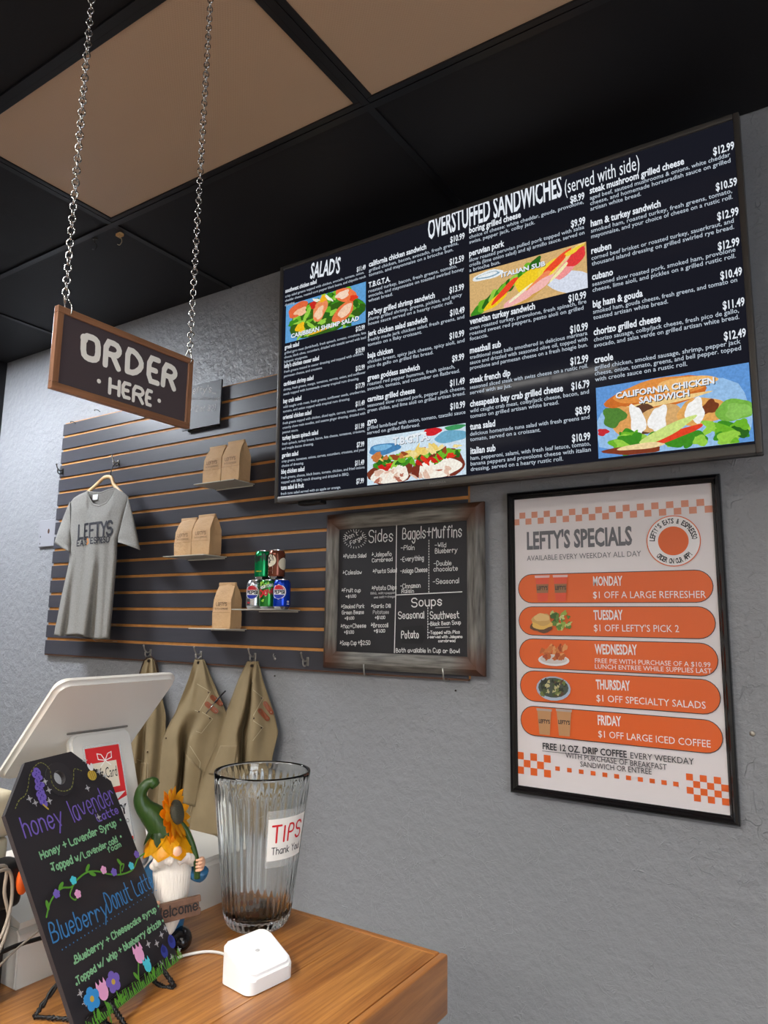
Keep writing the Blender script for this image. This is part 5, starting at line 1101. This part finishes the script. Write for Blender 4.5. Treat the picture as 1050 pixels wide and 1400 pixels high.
obj('hole_patch', plate_hole(rd, hole, .0001, .0016), mat('patch_black', (44, 42, 46), .45), t)
c = Canvas(PBD, off=.0004); c.step = .00002; f = PXZ(0, 1020, 3.387)
mk = lambda n, rgb: mat('marker_'+n, rgb, .6)
PUR, GRN, BLU, LEAF, PNK, CYN, YEL, GRY, DBL, DOT = mk('purple', (112, 92, 178)), mk('mint', (130, 186, 140)), mk('blue', (56, 122, 178)), mk('leaf', (84, 146, 46)), mk('pink', (224, 158, 200)), mk('cyan', (74, 196, 214)), mk('yellow', (190, 160, 60)), mk('grey', (176, 176, 180)), mk('navy', (44, 56, 140)), mk('olive', (120, 122, 66))
def HB(s, x0, y0, x1, y1, h, m, t_, jit=.3, shear=0): c.hand(s, f(x0, y0), f(x1, y1), h/3.387, m, t=t_*.74, jit=jit, shear=shear)
def LB(pts, t_, m, sm=True):
    q = [c.P.px(*f(*p)) for p in pts]; q = smooth_pts([Vector((p.x, p.y, 0)) for p in q], 5) if sm else q; c.ribbon([(p.x, p.y) for p in q], t_, m)
def DB(x, y, r_, m, ry=None, rot=0, wob=0): c.disc(c.P.px(*f(x, y)), r_, ry or r_, m, 14, rot=rot, wob=wob)
HB('honey', 118, 425, 298, 362, 92, PUR, .0030, 0); HB('lavender', 345, 352, 538, 262, 96, PUR, .0026, 0); HB('Latte', 452, 352, 548, 312, 34, PUR, .0026)
0
HB('Honey + Lavender Syrup', 190, 525, 536, 372, 36, GRN, .0026); HB('Topped w/', 240, 582, 380, 528, 36, GRN, .0026); HB('Lavender cold', 386, 522, 540, 447, 30, GRN, .0023); HB('foam', 498, 496, 556, 468, 24, GRN, .002)
HB('Blueberry', 240, 916, 500, 790, 92, BLU, .0026, .1); HB('Donut', 500, 775, 605, 715, 92, BLU, .0026, .1); HB('Latte', 625, 700, 705, 655, 74, BLU, .0024, .1)
HB('Blueberry + Cheesecake syrup', 345, 1010, 715, 770, 34, GRN, .0024); HB('Topped w/ whip + blueberry drizzle', 350, 1108, 735, 832, 34, GRN, .0024)
for x, y in ((180, 512), (229, 577), (547, 348), (548, 425), (333, 1012), (342, 1110), (722, 748), (742, 815)): DB(x, y, .0018, GRN)
k = 0
while k < 26: x = 275+k*17.4; y = 950-k*11.0; DB(x, y, .0009, BLU); k += 1
# vine
LB([(200, 800), (215, 740), (240, 695), (275, 665), (318, 660), (345, 625), (390, 592), (440, 588), (490, 600), (545, 602), (600, 580), (625, 530), (655, 505)], .0022, LEAF)
LB([(322, 660), (310, 700), (335, 720), (345, 690)], .002, LEAF); LB([(545, 598), (545, 560), (560, 555), (552, 585)], .002, LEAF)
for x, y, r_ in ((205, 745, 1.5), (268, 655, .5), (392, 572, .6), (415, 600, -.6), (540, 545, 2.0)): DB(x, y, .0062, LEAF, .0026, r_)
def flower(x, y, r_, m, ctr=None, n=5):
    p = c.P.px(*f(x, y))
    for k in range(n): a = 2*PI*k/n+.3; c.disc(p+Vector((math.cos(a), math.sin(a)))*r_*.62, r_*.52, r_*.52, m, 10)
    c.disc(p, r_*.3, r_*.3, ctr or m, 8)
for x, y, m_ in ((247, 692, PUR), (325, 630, CYN), (345, 693, PNK), (465, 582, PNK), (513, 592, PUR), (593, 563, CYN), (618, 510, PUR)): flower(x, y, .0052, m_)
# lavender sprig, bee, leaves of thread
for k in range(15): DB(152+12*math.sin(k*2.4)+k*2.2, 122+k*11, .0052, PUR, .004, k)
for k in range(22): DB(152+10*math.sin(k*1.7)+k*1.4, 124+k*7.4, .0012, mat('marker_deep_purple', (72, 58, 140), .6))
LB([(182, 282), (205, 302)], .0022, YEL)
p = c.P.px(*f(410, 145)); c.disc(p, .0092, .0078, YEL, 16); 
for dx in (-.003, .001, .005): c.ribbon([(p.x+dx, p.y-.006), (p.x+dx, p.y+.006)], .0009, mat('bee_brown', (110, 84, 40), .6))
DB(398, 108, .003, mk('white', (225, 225, 225)), .006, .3); DB(408, 106, .003, mk('white', (225, 225, 225)), .006, -.3)
for seq in ([(52, 300), (70, 262), (98, 238), (112, 195), (118, 150), (140, 108), (168, 88), (195, 100), (212, 120)], [(228, 120), (236, 175), (262, 205), (295, 212), (325, 195), (335, 150), (338, 110), (372, 118)]):
    q = smooth_pts([Vector((*c.P.px(*f(*p_)), 0)) for p_ in seq], 5); off = c.off; c.off = .0022 if seq[0][0] > 200 else off
    for a, d in list(zip(q, q[1:]))[::2]: c.ribbon([(a.x, a.y), (d.x, d.y)], .0014, DOT)
    c.off = off
for x, y in ((118, 255), (208, 215), (388, 205), (190, 175), (210, 265), (376, 78), (440, 130), (468, 148), (555, 290), (437, 340), (143, 275), (745, 855), (727, 885), (705, 925), (665, 928), (775, 990), (725, 1022), (808, 955), (347, 1158), (368, 1200)):
    p = c.P.px(*f(x, y)); r_ = .0046
    for k in range(4): a = k*PI/4; c.ribbon([(p.x-r_*math.cos(a)*(1 if k % 2 == 0 else .5), p.y-r_*math.sin(a)*(1 if k % 2 == 0 else .5)), (p.x+r_*math.cos(a)*(1 if k % 2 == 0 else .5), p.y+r_*math.sin(a)*(1 if k % 2 == 0 else .5))], .0011, GRY)
def tulip(x, y, m_, s_=1):
    p = c.P.px(*f(x, y)); c.disc(p, .0072*s_, .0085*s_, m_, 16)
    for dx in (-.0052, 0, .0052): c.poly([(p.x+(dx-.003)*s_, p.y+.004*s_), (p.x+(dx+.003)*s_, p.y+.004*s_), (p.x+dx*s_*1.1, p.y+.0125*s_)], m_)
LB([(618, 1015), (618, 1080), (630, 1130)], .0022, LEAF); LB([(455, 1185), (475, 1230), (490, 1290)], .0022, LEAF); LB([(515, 1150), (530, 1190), (545, 1200)], .0022, LEAF); LB([(405, 1225), (418, 1285)], .0022, LEAF); LB([(665, 1055), (680, 1085)], .0022, LEAF)
tulip(622, 980, PNK, 1.25); tulip(452, 1150, PNK, 1.2); tulip(660, 1030, CYN, .95)
for x, y, r_ in ((606, 1078, 2.0), (480, 1215, 2.2), (530, 1182, .4), (428, 1255, 1.2), (688, 1058, 1.2), (545, 1188, .3)): DB(x, y, .0065, LEAF, .0024, r_)
flower(499, 1105, .0115, PUR, YEL, 5); flower(399, 1185, .0120, mk('sky', (48, 140, 206)), YEL, 5)
for x, y, r_ in ((737, 965, .0072), (771, 918, .0078)): DB(x, y, r_, DBL, r_*1.15); p = c.P.px(*f(x, y)); c.disc(p+Vector((0, .003)), r_*.55, r_*.6, mat('marker_navy_deep', (32, 40, 110), .6), 12); c.ribbon([(p.x-.002, p.y+r_), (p.x+.002, p.y+r_+.002)], .0012, DBL)
rn = random.Random(11)
for k in range(70):
    a = -W_/2+.004+(W_-.008)*k/69; hh = rn.uniform(.006, .014)*(1 if k > 20 else .8); c.ribbon([(a, .0015), (a+rn.uniform(-.003, .004), .002+hh)], .0014, mat('marker_grass', (88, 158, 44), .6) if k % 3 else LEAF)
c.build('marker_drawing', t)
# easel
t = thing('wire_easel', 'black twisted wire easel under the tag-shaped board', 'easel', (BO.x, BO.y, CZ))
IRON = mat('black_iron', (20, 19, 20), .4, .3)
def twist(pts, r_, name, pitch=.008):
    b = nb(); P = smooth_pts(pts, 10); L_ = 0; A_ = []; B2 = []
    for i, p in enumerate(P):
        if i: L_ += (P[i]-P[i-1]).length
        d = (P[min(i+1, len(P)-1)]-P[max(i-1, 0)]).normalized(); u_ = d.orthogonal().normalized(); w2 = d.cross(u_); a = 2*PI*L_/pitch
        A_.append(p+(u_*math.cos(a)+w2*math.sin(a))*r_*.7); B2.append(p-(u_*math.cos(a)+w2*math.sin(a))*r_*.7)
    tube(b, A_, r_*.75, 5); tube(b, B2, r_*.75, 5); obj(name, b, IRON, t, smooth=True)
bp = lambda a, b_, n: PBD.pt(a, b_, n)
for s_ in (-.05, .055):
    ft = bp(s_, -.012, .020); ft.z = CZ+.003; lip = bp(s_, .014, .006)
    twist([bp(s_, .10, -TH-.004), bp(s_, .03, -TH-.004), bp(s_, -.006, -TH-.002), ft, bp(s_, -.003, .012), lip], .0028, 'front_leg')
twist([bp(-.088, .0135, .0042), bp(.062, .0135, .0042)], .0016, 'ledge_bar', .006)
twist([bp(-.05, .10, -TH-.006), bp(.055, .10, -TH-.006)], .0024, 'cross_bar')
e1 = at(47, 1390, 2, CZ+.004); top = bp(.0, .10, -TH-.008)
twist([top, top.lerp(e1, .5), e1], .0030, 'back_leg'); e2 = bp(-.05, .0, -TH-.006); e2.z = CZ+.004
twist([e1, e1.lerp(e2, .5), e2], .0026, 'foot_bar')

# =================================================================== GNOME FIGURINE
gx, gy, gth = -.931, -1.414, 1.0
GM = Matrix.Translation((gx, gy, CZ)) @ Matrix.Rotation(gth, 4, 'Z')     # local -Y looks at the customers, +X is to the right in the photo
t = thing('garden_gnome', 'bearded gnome figurine with green stem hat, sunflower and welcome plank', 'figurine', (gx, gy, CZ))
def gl(*p): return GM @ Vector(p)
def part(name, b, m, parent=None, smooth=True, **k):
    bmesh.ops.transform(b, matrix=GM, verts=b.verts); return obj(name, b, m, parent or t, smooth=smooth, **k)
RES = lambda n, rgb, **k: mat('resin_'+n, rgb, k.pop('rough', .38), **k)
WHT = RES('white', (232, 224, 212), bump=(1, .7, .004), stretch=(260, 260, 30)); SKIN = RES('skin', (226, 176, 144)); PETC = RES('petal_orange', (255, 178, 22), var=(40, .18)); PETD = RES('petal_deep', (250, 150, 14), var=(50, .2))
STEM = RES('stem_green', (46, 72, 26), var=(60, .35), bump=(1, .5, .003), stretch=(150, 150, 20)); BLUR = RES('blue_sleeve', (48, 104, 144), var=(50, .25))
# body: coat behind the beard
b = nb(); lathe(b, [(.018, .012), (.026, .03), (.030, .07), (.028, .11), (.022, .15), (.014, .17)], (0, .006, 0), 20); part('coat', b, BLUR)
def shell(b, rows, n=18):
    rings = [[b.verts.new((cx+rx*math.cos(2*PI*k/n), cy+ry*math.sin(2*PI*k/n), z)) for k in range(n)] for (z, cx, cy, rx, ry) in rows]
    for A, B in zip(rings, rings[1:]):
        for k in range(n): b.faces.new((A[k], A[(k+1) % n], B[(k+1) % n], B[k]))
    b.faces.new(rings[0][::-1]); b.faces.new(rings[-1]); return b
b = nb(); shell(b, [(.020, -.008, -.020, .006, .005), (.032, -.004, -.020, .013, .010), (.055, 0, -.019, .020, .014), (.085, 0, -.018, .027, .018), (.115, 0, -.016, .030, .020), (.138, 0, -.013, .028, .018), (.155, 0, -.010, .020, .014)], 24)
for v_ in b.verts:
    a = math.atan2(v_.co.y+.018, v_.co.x); v_.co.y -= .0016*abs(math.sin(a*9+v_.co.z*40))
part('beard', b, WHT)
for s_ in (-1, 1):
    b = nb(); tube(b, smooth_pts([(s_*.002, -.038, .139), (s_*.014, -.037, .142), (s_*.025, -.031, .135), (s_*.031, -.026, .126)], 5), [.005]+[.0105]*5+[.0095]*5+[.0065]*4+[.003], 12); part('moustache', b, WHT)
b = nb(); ball(b, (0.001, -.044, .151), (.0085, .008, .0095)); part('nose', b, SKIN)
# hat: brim of drooping petals and curled green stem
def petal(L_, wd, droop, m_, base, az, tilt, name='petal', parent=None, n=6):
    b = nb(); M = Matrix.Translation(base) @ Matrix.Rotation(az, 4, 'Z') @ Matrix.Rotation(tilt, 4, 'Y'); rows = []
    for i in range(n+1):
        q = i/n; w_ = wd*math.sin(PI*min(.97, q*.82+.16))**.8*(1 if q < .99 else .15); x = L_*q; z = -droop*q*q
        rows.append([b.verts.new(M @ Vector((x, w_*k, z-abs(k)*w_*.25))) for k in (-1, -.5, 0, .5, 1)])
    for A, B in zip(rows, rows[1:]):
        for k in range(4): b.faces.new((A[k], A[k+1], B[k+1], B[k]))
    r = bmesh.ops.solidify(b, geom=list(b.faces), thickness=.0022); return b
HX = -.016
for k in range(8):
    az = 2*PI*k/8+.25; part('hat_petal', petal(.053, .025, .018, None, (HX+.012+.010*math.cos(az), -.012+.010*math.sin(az), .186), az, .62), PETC)
for k in range(7):
    az = 2*PI*k/7+.6; part('hat_petal', petal(.046, .018, .012, None, (HX+.011+.010*math.cos(az), -.012+.010*math.sin(az), .190), az, .72), PETD)
b = nb(); tube(b, smooth_pts([(HX+.006, -.010, .172), (HX-.004, -.010, .186), (HX-.018, -.010, .200), (HX-.030, -.010, .212), (HX-.037, -.011, .226), (HX-.036, -.012, .238), (HX-.029, -.013, .247), (HX-.021, -.014, .249), (HX-.016, -.014, .244)], 5), [.027-.0006*k for k in range(4)]+[.0235-.0009*k for k in range(9)]+[.0150-.0006*k for k in range(9)]+[.0095-.0002*k for k in range(9)]+[.0078]*3+[.0090]*4+[.0078]*3, 16); part('hat_stem', b, STEM)
for k in range(6):
    az = 2*PI*k/6+.1; part('hat_sepal', petal(.040, .011, .008, None, (HX+.002+.014*math.cos(az), -.011+.014*math.sin(az), .194), az, .95), STEM)
# sunflower
SC_ = Vector((-.002, -.040, .208)); SN = Vector((.80, -.52, .30)).normalized(); q0 = SN.to_track_quat('Z', 'Y').to_matrix().to_4x4(); FM = Matrix.Translation(SC_) @ q0
fl_ = nb(); lathe(fl_, [(.015, -.004), (.0185, 0), (.0175, .004), (.011, .0062), (.002, .0068)], (0, 0, 0), 18); bmesh.ops.transform(fl_, matrix=FM, verts=fl_.verts); disc_ = part('sunflower_disc', fl_, RES('disc_grey_green', (74, 72, 58), bump=(600, .8, .002), rough=.7))
for layer, (n_, L_, tl) in enumerate(((14, .025, -.25), (14, .024, .08))):
    for k in range(n_):
        az = 2*PI*(k+.5*layer)/n_; p_ = petal(L_+random.uniform(-.002, .003), .0074, random.uniform(-.002, .004), None, (.013*math.cos(az), .013*math.sin(az), -.002-.002*layer), az, tl+random.uniform(-.15, .15), n=5)
        bmesh.ops.transform(p_, matrix=FM, verts=p_.verts); part('sunflower_petal', p_, PETC if layer == 0 else PETD, disc_)
b = nb(); tube(b, smooth_pts([SC_+Vector((-.004, .008, -.006)), (.014, -.030, .180), (.026, -.033, .155), (.034, -.034, .128), (.036, -.034, .106)], 5), .0050, 8); part('sunflower_stem', b, STEM)
# arms and hands
b = nb(); tube(b, smooth_pts([(.018, -.004, .125), (.032, -.012, .112), (.042, -.024, .108), (.044, -.030, .116)], 5), [.011]*5+[.0115]*6+[.010]*5, 12); part('right_sleeve', b, BLUR)
b = nb(); tube(b, smooth_pts([(-.018, -.004, .128), (-.034, -.010, .112), (-.038, -.024, .092), (-.034, -.032, .082)], 5), [.011]*5+[.0115]*6+[.009]*5, 12); part('left_sleeve', b, BLUR)
hr = nb(); ball(hr, (.041, -.034, .128), (.0065, .007, .0095), u=12, v=8)
rh = part('right_hand', hr, SKIN)
for k in range(4):
    b = nb(); zf = .1355-.0048*k; tube(b, smooth_pts([(.0425, -.036, zf), (.040, -.0415, zf), (.0355, -.0425, zf-.0005), (.032, -.0405, zf-.001)], 3), [.0026]*7+[.0021]*3, 7); part('finger', b, SKIN, rh)
hl_ = nb(); ball(hl_, (-.032, -.036, .079), (.008, .0065, .009), u=12, v=8); lh = part('left_hand', hl_, SKIN)
for k in range(4):
    b = nb(); tube(b, smooth_pts([(-.030+.003*0, -.040, .0835-.0040*k), (-.025, -.0435, .0825-.0040*k), (-.020, -.0425, .081-.0040*k)], 3), .0023, 7); part('finger', b, SKIN, lh)
# plank
PLM = Matrix.Translation((.006, -.043, .068)) @ Matrix.Rotation(-.10, 4, 'Y')
for k, (z0, z1, xo) in enumerate(((-.014, -.0047, .001), (-.0045, .0045, -.001), (.0047, .0135, .002))):
    b = nb(); box(b, -.036+xo, .034+xo, -.0035, .0035, z0, z1, .001); bmesh.ops.transform(b, matrix=PLM, verts=b.verts); part('plank_board', b, RES('plank_brown', (104, 74, 56), var=(70, .2), rough=.6), smooth=False)
GP = GM @ PLM; Pp = Plane(GP @ Vector((0, -.0037, 0)), GP.to_3x3() @ Vector((1, 0, 0)), GP.to_3x3() @ Vector((0, 0, 1))); c = Canvas(Pp, off=.0003)
c.hand('Welcome', (-.031, -.0055), (.030, -.0055), .0145, mat('plank_ink', (24, 18, 16), .6), t=.0022, px=False, jit=.1); c.build('plank_lettering', t)
BOOT = RES('boot_black', (18, 17, 18), rough=.2)
for s_ in (-1, 1):
    b = nb(); ball(b, (s_*.017+.002, -.018, .0165), (.0165, .023, .0165), u=18, v=12); part('boot', b, BOOT)
b = nb(); lathe(b, [(.028, 0), (.030, .003), (.026, .012), (.02, .016)], (0, .010, 0), 20); part('base', b, RES('base_white', (214, 206, 196)))

# =================================================================== TILL: tablet on white stand, cash box, printer
TILL = mat('till_white', (208, 205, 198), .32, coat=.2); TILD = mat('till_seam_grey', (120, 116, 110), .6)
ty0, ty1 = -1.607, -1.385; top = Vector((-.965, 0, Z(-.093))); bot = Vector((-1.108, 0, Z(-.248)))
dn = (bot-top).normalized(); nn = Vector((-dn.z, 0, dn.x)); nn = nn if nn.x > 0 else -nn; L_ = (bot-top).length
t = thing('tablet_till', 'white point-of-sale tablet seen from behind, tilted on its stand', 'till', (-1.06, (ty0+ty1)/2, CZ+.001+.08))
Mt = Matrix(((0, dn.x, nn.x, top.x), (1, dn.y, nn.y, ty0), (0, dn.z, nn.z, top.z), (0, 0, 0, 1)))   # local x along the width, y down the slab, z out of its back
def slab(bm, w_, h_, r_, z0, z1, x0=0, y0=0, bev=0):
    pts = [(x+x0, y+y0) for x, y in rrect(w_, h_, r_, 8)]; lo = [bm.verts.new(Mt @ Vector((x, y, z0))) for x, y in pts]; hi = [bm.verts.new(Mt @ Vector((x, y, z1))) for x, y in pts]; n = len(pts)
    fs = [bm.faces.new(lo), bm.faces.new(hi)]
    for i in range(n): bm.faces.new((lo[i], hi[i], hi[(i+1) % n], lo[(i+1) % n]))
    recalc(bm)
    if bev: bmesh.ops.bevel(bm, geom=[e for f_ in fs for e in f_.edges], offset=bev, segments=3, affect='EDGES')
    return bm
b = nb(); slab(b, ty1-ty0, L_, .022, -.016, 0, bev=.006); obj('tablet_back', b, TILL, t, smooth=.8)
b = nb(); slab(b, ty1-ty0-.02, L_-.02, .016, -.0175, -.0162, .01, .01); obj('tablet_screen', b, mat('tablet_glass', (16, 16, 20), .1), t)
# neck: a plate coming out of the back and running down to the foot
n0 = Vector((-1.035, 0, Z(-.178))); n1 = Vector((-.935, 0, Z(-.44))); d2 = (n1-n0).normalized(); m2 = Vector((-d2.z, 0, d2.x)); m2 = m2 if m2.x > 0 else -m2
ny0, ny1 = -1.540, -1.427; Mn = Matrix(((0, d2.x, m2.x, n0.x), (1, d2.y, m2.y, ny0), (0, d2.z, m2.z, n0.z), (0, 0, 0, 1))); Msave = Mt; Mt = Mn
b = nb(); slab(b, ny1-ny0, .215, .016, -.014, 0, bev=.004); obj('stand_neck', b, TILL, t, smooth=.8)
Mt = Msave
b = nb(); box(b, -.986, -.962, -1.535, -1.470, CZ, Z(-.36), .004); obj('stand_foot', b, TILL, t, smooth=.6)
b = nb(); box(b, -.987, -.93, -1.545, -1.46, CZ, CZ+.010, .003); obj('stand_base', b, TILL, t, smooth=.6)
b = nb(); slab(b, .112, .0035, .0015, .0002, .002, .068, .112); obj('neck_seam', b, TILD, t)
# gift card sign leaning on the neck
k0 = n0+d2*.022+m2*.006; Mt = Matrix(((0, d2.x, m2.x, k0.x), (1, d2.y, m2.y, -1.524), (0, d2.z, m2.z, k0.z), (0, 0, 0, 1)))
tc_ = thing('gift_card_sign', 'red-bordered gift card sign in clear holder leaning on the till stand', 'sign', k0+d2*.13)
ACR = mat('clear_acrylic', (240, 244, 244), .06, alpha=.25)
b = nb(); slab(b, .068, .155, .003, -.0012, .0, 0, 0); obj('sign_backing', b, ACR, tc_)
PG = Plane(Mt @ Vector((0, .155, .0)), (0, 1, 0), -d2)
if PG.N.x < 0: PG.N = -PG.N
c = Canvas(PG, off=.0004); RD = mat('sign_red', (206, 44, 48), .5); WP = mat('sign_white', (232, 230, 226), .5); CRD = mat('sign_card_cream', (216, 206, 186), .5)
w_, h_ = .068, .155
c.poly([(.003, .004), (w_-.003, .004), (w_-.003, h_-.004), (.003, h_-.004)], WP); c.poly([(.003, h_*.50), (w_-.003, h_*.50), (w_-.003, h_-.004), (.003, h_-.004)], RD); c.poly([(.012, h_*.56), (w_-.012, h_*.56), (w_-.012, h_-.028), (.012, h_-.028)], CRD)
c.poly([(.003, .10), (w_-.003, .068), (w_-.003, .085), (.003, .118)], WP) if False else None
c.type('Gift Card', (.014, h_*.66), (w_-.014, h_*.66), .016, BM, px=False)
for s_ in (-1, 1): c.ribbon([(w_/2+.002+s_*x, h_-.026+y) for x, y in ((0, 0), (.006, .010), (.013, .012), (.012, .003), (0, 0), (.009, -.008))], .0014, WP)
c.poly([(w_-.026, .064), (w_-.003, .070), (w_-.003, .078)], RD)
c.type('PARTY', (.010, .044), (w_-.006, .044), .014, BM, bold=.03, px=False); c.type('EATS & ESPRESSO', (.010, .030), (w_-.006, .030), .006, BM, px=False); c.poly([(.003, .004), (w_-.003, .004), (w_-.003, .009), (.003, .009)], RD)
c.build('sign_print', tc_)
# cash box
cb = thing('cash_drawer', 'low white cash drawer box between gnome and vase', 'cash drawer', (-1.13, -1.40, CZ))
b = nb(); yA, yB_ = -1.62, -1.205
sec = [(-.993, CZ+.0), (-.993, CZ+.070), (-.999, CZ+.076), (-1.27, CZ+.076), (-1.27, CZ+.0)]
prism(b, [(x, yA, z) for x, z in sec], (0, yB_-yA, 0)); recalc(b); bmesh.ops.bevel(b, geom=[e for e in b.edges if abs(e.verts[0].co.y-e.verts[1].co.y) < 1e-6], offset=.002, segments=2, affect='EDGES'); obj('drawer_box', b, TILL, cb, smooth=.5)
b = nb(); sec = [(-.994, CZ+.0765), (-.994, CZ+.110), (-1.03, CZ+.131), (-1.2, CZ+.131), (-1.27, CZ+.0765)]; sec = [(-.996, CZ+.0765), (-.996, CZ+.084), (-1.05, CZ+.098), (-1.27, CZ+.098), (-1.27, CZ+.0765)]
prism(b, [(x, yA+.002, z) for x, z in sec], (0, yB_-yA-.004, 0)); recalc(b); obj('lid', b, TILL, cb, smooth=.5)
# receipt printer, cables and things at the left edge
pr = thing('receipt_printer', 'cream receipt printer at the left edge behind the tag board', 'printer', (-1.10, -1.72, CZ)); CREAM = mat('cream_plastic', (206, 196, 170), .45)
b = nb(); box(b, -1.16, -1.01, -1.80, -1.635, CZ, CZ+.20, .008, 3); obj('printer_body', b, CREAM, pr, smooth=.6)
b = nb(); box(b, -1.16, -1.00, -1.80, -1.632, CZ+.2005, CZ+.262, .012, 3); obj('printer_cover', b, CREAM, pr, smooth=.6)
b = nb(); box(b, -1.0095, -1.006, -1.78, -1.65, CZ+.10, CZ+.112, .001); obj('paper_slot', b, mat('slot_black', (24, 24, 24), .6), pr)
bx = thing('black_device', 'small black device with an orange button at the far left of the counter', 'device', (-.99, -1.655, CZ))
b = nb(); box(b, -1.005, -.965, -1.70, -1.635, CZ+.118, CZ+.178, .01, 3); obj('device_body', b, mat('device_black', (22, 22, 24), .5), bx, smooth=.6)
b = nb(); ball(b, (-.962, -1.640, CZ+.152), (.006, .009, .018)); obj('orange_button', b, mat('orange_plastic', (226, 96, 30), .4), bx, smooth=True)
b = nb(); box(b, -1.0, -.975, -1.68, -1.65, CZ, CZ+.1175, .002); obj('device_stem', b, mat('device_black', (22, 22, 24), .5), bx)
CB = mat('cable_black', (24, 22, 22), .5); CGR = mat('cable_grey', (150, 140, 126), .55)
def cable(pix, h, m_, r_, lb):
    pts = [at(u, v, 0, xx) for u, v, xx in pix]
    for p in pts: p.z = max(p.z, CZ+r_+.001)
    b = nb(); tube(b, smooth_pts(pts, 6), r_, 8); o = obj('cable', b, m_, None, smooth=True, loc=pts[1]); tag(o, lb, 'cable')
cable([(-30, 1320, -.93), (0, 1303, -.95), (25, 1292, -.955), (62, 1281, -.955), (90, 1275, -.96)], 0, CB, .0030, 'thick black cable at the left edge of the photo, behind the tag board')
cable([(-20, 1190, -.93), (8, 1185, -.945), (6, 1220, -.95), (12, 1262, -.95), (-5, 1310, -.94)], 0, CGR, .0022, 'grey cable loop hanging beside the black device, outer one')
cable([(-20, 1200, -.925), (12, 1190, -.94), (16, 1230, -.945), (4, 1275, -.94), (-12, 1300, -.93)], 0, CGR, .0022, 'grey cable loop hanging beside the black device, inner one')
cable([(-10, 1330, -.92), (20, 1300, -.945), (50, 1275, -.95), (70, 1262, -.955)], 0, CGR, .0014, 'thin grey wire slanting up behind the tag board')
